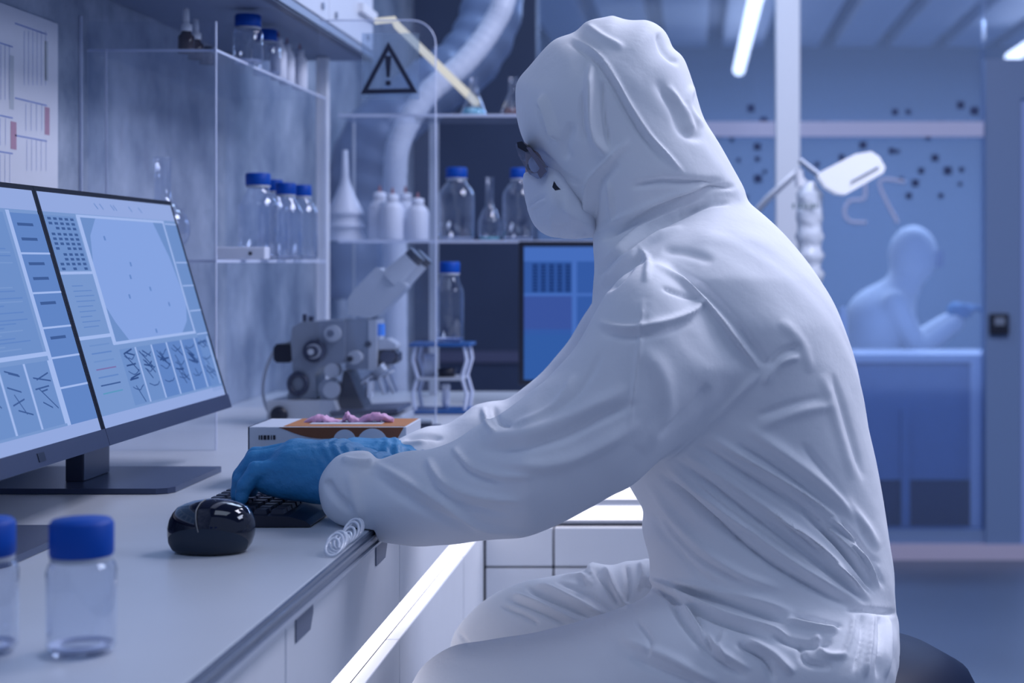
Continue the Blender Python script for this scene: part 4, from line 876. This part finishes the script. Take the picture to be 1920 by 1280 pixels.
# folds: (points, width px, height mm, side)
FOLDS = [
 # torso, fan from under the arm to the waist
 ([(1232,884),(1330,968),(1450,1060),(1600,1140)], 9, -6), ([(1250,872),(1350,950),(1470,1040),(1618,1135)], 9, 6), ([(1266,860),(1390,955),(1500,1035),(1625,1130)], 7, -6),
 ([(1285,850),(1410,935),(1530,1020),(1632,1125)], 8, 6), ([(1305,832),(1420,905),(1540,985),(1640,1105)], 7, -7), ([(1330,818),(1450,890),(1560,965),(1645,1080)], 9, 6),
 ([(1345,860),(1480,935),(1590,1010),(1650,1060)], 7, -4), ([(1400,800),(1500,870),(1590,950),(1650,1030)], 14, 5), ([(1380,830),(1480,895),(1580,975)], 7, -5),
 ([(1215,905),(1290,1000),(1380,1070),(1470,1105)], 10, 5), ([(1205,930),(1250,1010),(1330,1090),(1420,1130)], 10, -3), ([(1500,830),(1580,930),(1640,1040)], 9, -3),
 ([(1420,960),(1520,1040),(1600,1105)], 6, -4), ([(1440,950),(1540,1030),(1615,1110)], 6, 4),
 ([(1245,900),(1350,985),(1460,1068),(1560,1120)], 4, -4), ([(1275,876),(1400,972),(1510,1050),(1610,1120)], 4, 4), ([(1300,862),(1430,950),(1560,1050),(1636,1115)], 4, -5), ([(1320,845),(1450,920),(1575,1010),(1642,1095)], 4, 4), ([(1345,835),(1470,905),(1580,985),(1648,1070)], 4, -4), ([(1500,960),(1580,1030),(1640,1110)], 4, -5), ([(1520,955),(1600,1025),(1650,1100)], 4, 4), ([(1560,960),(1620,1030),(1658,1100)], 5, -4), ([(1230,960),(1300,1040),(1400,1095)], 7, -4),
 # waist gathers
 ([(1585,1142),(1630,1144),(1680,1150)], 6, -5), ([(1600,1150),(1595,1190),(1580,1230)], 6, 4), ([(1618,1150),(1615,1200),(1600,1260)], 5, -4), ([(1633,1150),(1632,1200),(1622,1270)], 6, 4), ([(1650,1150),(1652,1200),(1645,1270)], 5, -4), ([(1664,1155),(1668,1210),(1660,1270)], 5, 3),
 # hip and crotch folds
 ([(1206,1090),(1270,1125),(1350,1165),(1440,1195)], 6, -8), ([(1210,1080),(1280,1115),(1360,1152),(1450,1180),(1480,1200)], 7, 7), ([(1250,1098),(1320,1115),(1400,1140),(1478,1165)], 9, -9), ([(1260,1090),(1330,1103),(1420,1125),(1490,1150)], 10, 6),
 ([(1250,1110),(1280,1165),(1330,1225),(1400,1270)], 7, -6), ([(1265,1105),(1300,1160),(1345,1215),(1410,1255)], 7, 6), ([(1290,1130),(1320,1185),(1338,1225)], 5, -6), ([(1380,1205),(1430,1235),(1450,1275)], 7, -8), ([(1400,1200),(1450,1225),(1490,1262)], 9, 7),
 ([(1450,1190),(1500,1210),(1560,1205)], 9, -7), ([(1470,1160),(1530,1175),(1572,1182)], 6, 6), ([(1480,1150),(1540,1166),(1580,1175)], 5, -4), ([(1530,1185),(1545,1225),(1590,1228)], 8, 5), ([(1180,1230),(1260,1265),(1320,1290)], 10, -5), ([(1160,1195),(1250,1230),(1350,1280)], 12, 5), ([(1190,1160),(1220,1200),(1215,1230)], 6, -3), ([(1360,1180),(1350,1215),(1370,1250)], 6, 4), ([(1500,1200),(1510,1240),(1560,1250)], 7, -5),
 # far thigh
 ([(950,1120),(1010,1145),(1065,1172)], 5, -5), ([(962,1112),(1030,1140),(1085,1166)], 5, 5), ([(985,1100),(1050,1130),(1110,1158)], 6, -7), ([(1005,1095),(1070,1122),(1140,1155)], 7, 6), ([(1040,1090),(1100,1112),(1150,1148)], 6, -3), ([(940,1135),(980,1152),(1010,1170)], 5, -4), ([(1050,1080),(1098,1082),(1106,1100)], 6, 5), ([(1130,1060),(1155,1110),(1180,1140)], 7, 7), ([(1110,1056),(1140,1100),(1160,1135)], 6, -6), ([(1172,1056),(1178,1100),(1172,1135)], 6, -6), ([(1200,1052),(1205,1080),(1195,1110)], 6, 5), ([(858,1180),(872,1200),(880,1210)], 5, -3),
 # sleeve
 ([(1228,494),(1290,535),(1345,590),(1385,640),(1424,692)], 6, 5), ([(1250,492),(1310,535),(1365,590),(1405,640),(1440,690)], 9, -4), ([(1424,700),(1340,780),(1240,868)], 10, 3),
 ([(1120,604),(1170,614),(1230,606),(1290,588),(1325,560)], 8, 5), ([(1120,622),(1180,632),(1240,622),(1300,600)], 9, -3), ([(1240,540),(1285,555),(1320,560)], 6, -3), ([(1205,560),(1200,640),(1190,720),(1180,800)], 5, 2.5),
 ([(890,842),(960,842),(1050,820),(1130,780),(1195,755)], 13, -6), ([(900,818),(980,812),(1080,775),(1180,725)], 16, 4), ([(930,865),(1020,872),(1110,845),(1200,790)], 18, 4),
 ([(800,858),(830,900),(880,925),(980,940)], 8, 5), ([(790,870),(815,915),(860,945),(960,965)], 9, -4), ([(700,868),(760,900),(830,940),(900,985),(990,1000)], 9, 5), ([(690,885),(750,925),(820,965),(900,1000)], 12, -4),
 ([(850,838),(875,868),(930,890),(1000,893)], 8, 4), ([(855,852),(880,885),(940,905)], 8, -3), ([(640,862),(672,868),(700,866)], 8, 5), ([(612,900),(625,925),(660,960)], 10, -5), ([(655,885),(665,930),(680,975)], 12, 3),
 ([(1080,700),(1040,760),(960,800)], 10, 3), ([(1130,660),(1080,740),(1010,790)], 9, -3), ([(905,762),(915,795),(935,815)], 6, 4), ([(925,760),(935,790),(960,800)], 6, -4), ([(760,825),(800,818),(830,822)], 6, -4), ([(720,846),(760,832),(800,826)], 6, 3),
 ([(1200,650),(1240,700),(1250,780),(1200,850)], 22, 3), ([(1330,720),(1290,770),(1230,820)], 14, -3),
 # shoulder and neck
 ([(1118,520),(1150,480),(1195,445),(1260,410),(1330,380)], 8, -6), ([(1122,540),(1165,498),(1215,455),(1280,425)], 8, 5), ([(1135,545),(1175,510),(1205,470)], 7, -6), ([(1128,500),(1170,455),(1230,415),(1320,372)], 7, 5), ([(1128,450),(1180,420),(1250,385),(1330,355),(1380,350)], 7, -6), ([(1120,430),(1175,402),(1250,370),(1330,345)], 7, 4), ([(1260,400),(1320,385),(1370,380)], 6, -3), ([(1200,470),(1215,490),(1210,530)], 7, 4), ([(1240,470),(1290,475),(1340,490)], 12, -2.5),
 # hood seam and folds
 ([(1072,70),(1120,100),(1155,150),(1182,198),(1215,250),(1255,295),(1285,330)], 5, 4), ([(1066,80),(1112,112),(1147,160),(1174,208),(1207,258),(1246,303)], 5, -5),
 ([(1112,118),(1106,165),(1108,225),(1118,262),(1140,292)], 12, 9), ([(1130,150),(1132,210),(1142,280)], 6, -6), ([(1094,170),(1092,230),(1100,270)], 8, -4), ([(1017,178),(1030,215),(1046,266)], 7, 9), ([(1008,195),(1022,235),(1036,270)], 7, -4), ([(1075,230),(1060,270),(1066,300)], 12, -4),
 ([(1095,435),(1100,390),(1104,340),(1140,300),(1180,262)], 7, 5), ([(1110,430),(1115,385),(1122,345),(1160,305)], 10, -5), ([(1140,335),(1146,380),(1150,415)], 6, 4), ([(1230,150),(1262,200),(1280,245),(1320,260)], 12, -4), ([(1250,160),(1285,215),(1300,250)], 9, 4), ([(1180,350),(1240,340),(1300,342),(1360,340)], 9, -5), ([(1040,330),(1050,345),(1062,362)], 5, -4), ([(1000,280),(1030,300),(1060,330),(1090,340)], 8, -3),
 ([(1100,46),(1130,70),(1170,90)], 8, 3), ([(1235,60),(1245,95),(1275,120)], 8, -4), ([(1300,160),(1290,200),(1318,240)], 9, 3),
 # back
 ([(1440,690),(1470,660),(1500,652)], 10, -4), ([(1430,720),(1460,680),(1500,668)], 9, 4), ([(1420,800),(1500,770),(1560,760)], 14, 3), ([(1420,780),(1480,760),(1540,745)], 9, -2.5), ([(1540,700),(1570,800),(1600,900)], 12, 2.5), ([(1560,700),(1590,800),(1620,900)], 8, -2.5), ([(1460,600),(1500,640),(1520,700)], 14, 2),
]
def polyd(u, v, pts):
    best = np.full(u.shape, 1e9); par = np.zeros(u.shape); n = len(pts)-1
    for i in range(n):
        a = np.array(pts[i], float); c = np.array(pts[i+1], float); e_ = c-a
        tt = np.clip(((u-a[0])*e_[0]+(v-a[1])*e_[1])/(e_@e_), 0, 1); d = np.hypot(u-a[0]-e_[0]*tt, v-a[1]-e_[1]*tt)
        m = d < best; best[m] = d[m]; par[m] = (i+tt[m])/n
    return best, par
N = vnormals(V, Fc); u, v = proj(V)
disp = np.zeros(len(V)); face = np.clip((0.15-N[:, 1])/0.4, 0, 1)
nz = lambda a, c, s: np.sin(a*s+1.3*np.sin(c*s*0.7))*np.cos(c*s*1.1+0.9*np.sin(a*s*0.6))
for pts, w_, hh in FOLDS:
    P2 = [(p.x, p.y) for p in catmull([Vector(q) for q in pts], 4)]
    ar = np.array(P2); m = (u > ar[:, 0].min()-4*w_) & (u < ar[:, 0].max()+4*w_) & (v > ar[:, 1].min()-4*w_) & (v < ar[:, 1].max()+4*w_) & (face > 0)
    if not m.any(): continue
    d, par = polyd(u[m], v[m], P2); env = np.clip(np.sin(PI*np.clip(par, 0.0, 1.0))*1.6+0.05, 0, 1)
    disp[m] += hh*0.001*1.5*np.exp(-(d/(w_*0.72))**2)*env*face[m]
# the unseen side gets softer folds of its own
bk = np.clip((N[:, 1]-0.1)/0.4, 0, 1); disp += bk*0.0025*nz(V[:, 0]*30+V[:, 2]*12, V[:, 2]*26, 1.0)
disp += 0.0007*nz(V[:, 0]*60+V[:, 2]*45, V[:, 1]*55+V[:, 2]*35, 1.0)
V = V+N*disp[:, None]
V = smooth(V, Fc, 1, 0.35)
on = (V[:, 0] < XE+0.004) & (V[:, 2] < DZ+0.0015) & (V[:, 2] > 0.70); V[on, 2] = DZ+0.0015      # cuffs rest on the bench
rs = np.hypot(V[:, 0]-(P(1500, 0, YC).x+0.005), V[:, 1]-YC); surf = np.interp(rs, [0, 0.10, 0.165, 0.205, 0.218], [0.562, 0.560, 0.548, 0.525, 0.50]); on = (rs < 0.218) & (V[:, 2] < surf) & (V[:, 2] > 0.40); V[on, 2] = surf[on]
V[:, 2] = np.maximum(V[:, 2], 0.001)
cov = npmesh('coverall', V, Fc, CLOTH, per); cov['label'] = 'white hooded coverall with elastic waist and folds'
# ---- head inside the hood
hd = Field((-0.27, 1.94, 0.98), (0.06, 2.20, 1.36), 0.005)
hc = P(1100, 245, YC); 
hd.ell((hc.x+0.012, YC, hc.z+0.012), (0.092, 0.072, 0.098), 0.01, 0.3)
fc = P(1025, 335, YC)
hd.ell((fc.x+0.028, YC, fc.z+0.0), (0.050, 0.044, 0.066), 0.03, -0.45)
nt_ = P(1000, 345, YC); hd.cone((fc.x-0.008, YC, fc.z+0.03), (nt_.x+0.006, YC, nt_.z-0.002), 0.007, 0.012, 0.01)     # nose
hd.cone((hc.x+0.02, YC, hc.z-0.03), (P(1220, 430, YC).x, YC, P(1220, 430, YC).z), 0.055, 0.052, 0.03)               # neck
for s in (-1, 1): hd.ell((hc.x+0.010, YC+s*0.076, hc.z-0.02), (0.014, 0.007, 0.026), 0.006)
Vh, Fh = hd.mesh(); Vh = smooth(Vh, Fh, 2, 0.5)
SKIN = mat('skin', (0.42, 0.30, 0.26), 0.55, noise=0.06)
npmesh('head', Vh, Fh, SKIN, per)
for s in (-1, 1):
    b = WMB(); ec = P(1012, 310, YC); b.sphere((ec.x, YC+s*0.031, ec.z), 0.0115, PILLAR, 16); b.sphere((ec.x-0.0085, YC+s*0.031, ec.z-0.003), 0.0048, BLACKP, 12); b.build('eye', per)
# ---- face mask
mf = Field((-0.26, 1.97, 1.05), (-0.06, 2.17, 1.20), 0.004)
mask = [(984,322),(981,345),(985,375),(992,402),(1003,424),(1022,440),(1045,446),(1075,448),(1100,446),(1120,444),(1130,425),(1120,390),(1090,345),(1060,308),(1024,304),(1006,318)]
mf.inflate(topx(mask, YC), YC, lambda X, Z: 0.050+0.046*np.clip((X-P(980, 0, YC).x)/0.06, 0, 1), 0.05, 0.01, 2.1)
Vm, Fm = mf.mesh(); Vm = smooth(Vm, Fm, 2, 0.5); Vm, Fm = subdivide(Vm, Fm); Vm = smooth(Vm, Fm, 1, 0.5); Nm = vnormals(Vm, Fm); um, vm = proj(Vm); dm = np.zeros(len(Vm))
for pts, w_, hh in (([(988,388),(1005,376),(1022,368)], 4, -3), ([(992,392),(1008,382),(1025,374)], 4, 2.5), ([(1040,335),(1046,348),(1058,358)], 5, -5), ([(1030,440),(1036,420),(1030,400)], 6, 2), ([(1078,446),(1082,436),(1100,440)], 4, 3), ([(1045,446),(1052,430),(1070,420)], 6, -2), ([(1055,360),(1050,390),(1060,420)], 8, -2)):
    d, par = polyd(um, vm, pts); dm += hh*0.001*np.exp(-(d/(w_))**2)*np.clip(np.sin(PI*par)*1.6+0.1, 0, 1)
Vm += Nm*dm[:, None]
npmesh('face_mask', Vm, Fm, mat('mask_fabric', (0.80, 0.82, 0.88), 0.8, bump=0.1, bscale=120), per)
b = WMB(); c = P(1049, 349, YC); b.prism([(P(u_, v_, 1.985).x, P(u_, v_, 1.985).z) for u_, v_ in ((1041, 341), (1046, 349), (1053, 356), (1043, 358), (1038, 352))], 1.966, 1.975, BLACKP, 'y'); b.build('hood_gap_shade', per)  # black patch standing in for the shade in the gap between hood and mask
# ---- goggles
GOG = clear('goggle_lens', (0.62, 0.66, 0.78), 0.5, 0.10, 0.10, (0.6, 0.65, 0.85))
b = WMB(); ga = [(966, 270), (976, 266), (992, 275), (1026, 312), (1024, 326), (1008, 335), (992, 326), (972, 292)]
b.prism([(P(u_, v_, 2.0).x, P(u_, v_, 2.0).z) for u_, v_ in ga], 2.0, 2.14, GOG, 'y'); b.build('goggles', per, 0.004)
b = WMB(); b.prism([(P(u_, v_, 1.99).x, P(u_, v_, 1.99).z) for u_, v_ in ((968, 266), (978, 264), (994, 282), (984, 284), (970, 276))], 1.996, 2.144, BLACKP, 'y'); b.build('goggle_frame', per, 0.002)
b = WMB(); b.prism([(P(u_, v_, 1.99).x, P(u_, v_, 1.99).z) for u_, v_ in ((986, 276), (994, 276), (1024, 320), (1012, 334), (1006, 322), (1012, 316))], 1.994, 2.0, mat('goggle_side_arm', (0.16, 0.15, 0.22), 0.3), 'y'); b.build('goggle_temple', per, 0.001)
# ---- gloved hands
def biggest(V, Fc):
    lab = np.arange(len(V))
    while True:
        m = lab[Fc].min(1); new = lab.copy()
        for j in range(4): np.minimum.at(new, Fc[:, j], m)
        new = new[new]
        if (new == lab).all(): break
        lab = new
    u_, c_ = np.unique(lab, return_counts=True); keep = lab == u_[c_.argmax()]; mp_ = np.cumsum(keep)-1
    return V[keep], mp_[Fc[keep[Fc[:, 0]]]]
def hand(yc, s, u_w, zoff, xo, name):
    """s=+1: thumb towards +y.  One continuous surface: palm, four fingers, thumb."""
    h = Field((-0.60+xo, yc-0.085, 0.755), (-0.36+xo, yc+0.085, 0.90), 0.0025)
    f = lambda x, dy, z: (x+xo, yc+s*dy, z+zoff)
    for dy in (-0.028, -0.010, 0.010, 0.028): h.cone(f(-0.425, dy*0.7, 0.812), f(-0.480, dy, 0.828-abs(dy)*0.25-(0.004 if dy < -0.02 else 0)), 0.022, 0.0165, 0.012)
    h.ell(f(-0.462, -0.014, 0.801), (0.062, 0.034, 0.032), 0.014); h.ell(f(-0.425, -0.018, 0.795), (0.050, 0.030, 0.030), 0.014); h.ell(f(-0.500, -0.010, 0.797), (0.030, 0.026, 0.022), 0.008)
    h.cone(f(-0.375, 0, 0.795), f(-0.43, 0, 0.810), 0.030, 0.028, 0.015, 1.25)
    fing = [(-0.033, 0.036, 0.022, 0.019, 0.0100, 0.80), (-0.012, 0.045, 0.027, 0.021, 0.0110, 0.86), (0.011, 0.048, 0.029, 0.022, 0.0113, 0.84), (0.033, 0.043, 0.026, 0.021, 0.0110, 0.78)]
    for i, (dy, l1, l2, l3, r, a0) in enumerate(fing):
        base = np.array([-0.483, dy, 0.829-abs(dy)*0.30-(0.006 if dy < -0.03 else 0)]); sp = dy*0.10
        def step(p, l, ang, sp): return p+np.array([-math.cos(ang)*l, sp*l*10*0.3, -math.sin(ang)*l])
        p1 = step(base, l1, 0.12+0.05*i % 0.1, sp); p2 = step(p1, l2, 0.95+0.08*(i % 2), sp*0.4); tip_l = l3
        p3 = step(p2, tip_l, 1.35, 0); p3[2] = max(p3[2], 0.7795-zoff); 
        for a, c, ra, rb in ((base, p1, r*1.08, r*1.0), (p1, p2, r*1.02, r*0.95), (p2, p3, r*0.95, r*0.84)): h.cone(f(*a), f(*c), ra, rb, 0.003)
    t0, t1, t2, t3 = (-0.425, 0.030, 0.803), (-0.462, 0.052, 0.798), (-0.490, 0.052, 0.788), (-0.508, 0.046, 0.781)
    h.cone(f(*t0), f(*t1), 0.017, 0.014, 0.008); h.cone(f(*t1), f(*t2), 0.014, 0.0122, 0.005); h.cone(f(*t2), f(*t3), 0.0122, 0.0100, 0.005)
    Vg, Fg = h.mesh(); Vg, Fg = biggest(Vg, Fg); Vg = smooth(Vg, Fg, 2, 0.5); Ng = vnormals(Vg, Fg)
    dg = 0.0007*np.sin(Vg[:, 0]*95+2.5*np.sin(Vg[:, 2]*110+Vg[:, 1]*60))*np.sin(Vg[:, 1]*120+Vg[:, 2]*90)
    wr = np.clip((Vg[:, 0]-xo+0.455)/0.03, 0, 1); dg += 0.0011*wr*np.sin((Vg[:, 0]*0.9+Vg[:, 2]*0.5)*520+2*np.sin(Vg[:, 1]*90))
    Vg += Ng*dg[:, None]; Vg[:, 2] = np.maximum(Vg[:, 2], 0.7715 if True else 0)
    return npmesh(name, Vg, Fg, GLOVE, per)
hand(1.995, 1, 0, 0.004, 0.000, 'glove')
hand(2.165, -1, 0, -0.013, 0.034, 'glove')

# ---- stool
sx = P(1500, 0, YC).x+0.005
t = thing('stool', (sx, YC, 0), 'round black cushioned stool under the seated person', 'stool')
b = MB(); zt = 0.585; b.lathe([(0, zt-0.10), (0.17, zt-0.10), (0.205, zt-0.085), (0.218, zt-0.06), (0.205, zt-0.035), (0.165, zt-0.012), (0.10, zt), (0, zt+0.002)], mat('black_vinyl', (0.004, 0.010, 0.035), 0.5, spec=0.2), n=48); b.build('seat', t)
b = MB(); b.cyl((0, 0, 0.06), (0, 0, 0.485), 0.025, CHROME); b.build('column', t)
for k in range(5):
    a = 2*PI*k/5+0.3; b = MB(); b.cone((0.02*math.cos(a), 0.02*math.sin(a), 0.085), (0.26*math.cos(a), 0.26*math.sin(a), 0.065), 0.02, 0.012, DGREY, 12); lg = b.build('leg', t)
    b = MB(); b.cyl((0.26*math.cos(a), 0.26*math.sin(a)-0.012, 0.0275), (0.26*math.cos(a), 0.26*math.sin(a)+0.012, 0.0275), 0.027, BLACKP, 20); b.build('caster', lg)

# ------------------------------------------------------------------ beyond the glass: desk and second person
YF = 6.75; YD = 6.04
FARB = mat('blue_laminate', (0.22, 0.32, 0.52), 0.5, noise=0.08); FARK = mat('dark_navy_cabinet', (0.015, 0.03, 0.09), 0.5)
t = thing('far_desk', (0.95, YF, 0), 'pale topped blue desk seen through the glass partition', 'desk')
z_ = P(0, 664, YD).z; xa, xb = P(1560, 0, YD).x, P(1862, 0, YD).x
b = WMB(); b.box(xa, xb, YD, YD+0.36, z_-0.03, z_, SQUEEZE); b.build('desktop', t, 0.003)
b = WMB(); b.box(xa+0.02, xb-0.03, YD+0.02, YD+0.04, 0.26, z_-0.03, FARB); b.build('front_panel', t)
b = WMB(); b.box(xa+0.02, xb-0.03, YD+0.03, YD+0.34, 0.001, 0.26, FARK); b.build('plinth', t)
b = WMB(); b.box(P(1690, 0, YD).x, P(1706, 0, YD).x, YD-0.0, YD+0.019, 0.001, z_-0.20, FARB); b.build('leg', t)
b = WMB(); b.box(P(1820, 0, YD).x, P(1850, 0, YD).x, YD-0.0, YD+0.019, 0.05, z_-0.03, SQUEEZE); b.build('leg', t)
t = thing('storage_cabinet', (P(1400, 0, 7.3).x, 7.4, 0), 'dark low cabinet behind the glass partition at floor level', 'cabinet')
b = WMB(); b.box(P(1200, 0, 7.3).x, P(1900, 0, 7.3).x, 7.3, 7.7, 0, 0.62, FARK); b.build('body', t)
b = WMB(); b.box(P(1200, 0, 7.3).x, P(1900, 0, 7.3).x, 7.29, 7.7, 0.62, 0.65, FARB); b.build('top', t)
fp = thing('person', (P(1660, 0, YF).x, YF-0.05, 0.45), 'second person in pale hooded coverall sitting at the desk beyond the glass, hands raised', 'person')
ff = Field((0.58, YF-0.38, 0.0), (1.30, YF+0.25, 1.24), 0.014); yq = YF-0.08
q = lambda u_, v_, dy=0: tuple(P(u_, v_, yq)+Vector((0, dy, 0)))
ff.ell(q(1712, 478), (0.100, 0.095, 0.120), 0.03); ff.cone(q(1690, 540), q(1650, 600), 0.075, 0.125, 0.04, 1.2); ff.cone(q(1650, 600), q(1640, 700), 0.135, 0.15, 0.04, 1.2)
for s in (-1, 1):
    ff.cone(q(1672, 565, s*0.15), q(1712, 655, s*0.17), 0.052, 0.042, 0.03); ff.cone(q(1712, 655, s*0.17), q(1784, 604, s*0.10), 0.044, 0.036, 0.02)
    ff.cone(q(1645, 720, s*0.09), q(1740, 735, s*0.10), 0.080, 0.065, 0.03); 
    ff.cone(q(1740, 738, s*0.10), (q(1740, 0)[0], yq+s*0.1, 0.08), 0.060, 0.045, 0.03); ff.cone((q(1735, 0)[0], yq+s*0.1, 0.045), (q(1735, 0)[0]+0.12, yq+s*0.1, 0.04), 0.04, 0.035, 0.02)
Vf, Ff = ff.mesh(); Vf = smooth(Vf, Ff, 2); Vf[:, 2] = np.maximum(Vf[:, 2], 0.001)
npmesh('coverall', Vf, Ff, CLOTH, fp)
b = WMB()
for s in (-1, 1):
    gb = MB(); gb.world = True
    hp_ = q(1800, 582, s*0.085); gb.sphere(hp_, 0.040, GLOVE, 14, (1, 0.6, 0.8))
    for k in range(5): gb.tube([Vector(hp_)+Vector((0.02, (k-2)*0.010, 0.0)), Vector(hp_)+Vector((0.05, (k-2)*0.014, 0.018-k*0.002)), Vector(hp_)+Vector((0.072, (k-2)*0.013, 0.004))], 0.009, GLOVE, 8)
    gb.build('glove', fp)
b = WMB(); b.box(q(1752, 0)[0], q(1765, 0)[0], yq-0.06, yq+0.06, q(0, 500)[2], q(0, 470)[2], GOG); b.build('goggles', fp)
bt = thing('stool', (P(1640, 0, yq).x, yq, 0), 'plain stool under the second person beyond the glass', 'stool')
b = MB(); b.lathe([(0, 0.30), (0.17, 0.30), (0.18, 0.33), (0.16, 0.36), (0, 0.365)], FARK, n=24); b.build('seat', bt); b = MB(); b.cyl((0, 0, 0.02), (0, 0, 0.30), 0.02, MGREY); b.lathe([(0, 0.001), (0.18, 0.001), (0.17, 0.02), (0, 0.025)], MGREY); b.build('pedestal', bt)
t = thing('reagent_bottle', (P(1580, 0, YD+0.1).x, YD+0.1, z_+0.0005), 'small white bottle with teal band at the left of the far desk', 'bottle')
b = MB(); b.lathe([(0, 0.0), (0.018, 0), (0.018, 0.05), (0.0, 0.05)], mat('teal_plastic', (0.02, 0.20, 0.40), 0.5)); b.build('teal_band', t)
b = MB(); b.lathe([(0.017, 0.05), (0.017, 0.13), (0.01, 0.15), (0.01, 0.17), (0, 0.17)], SQUEEZE); b.build('bottle_neck', t)
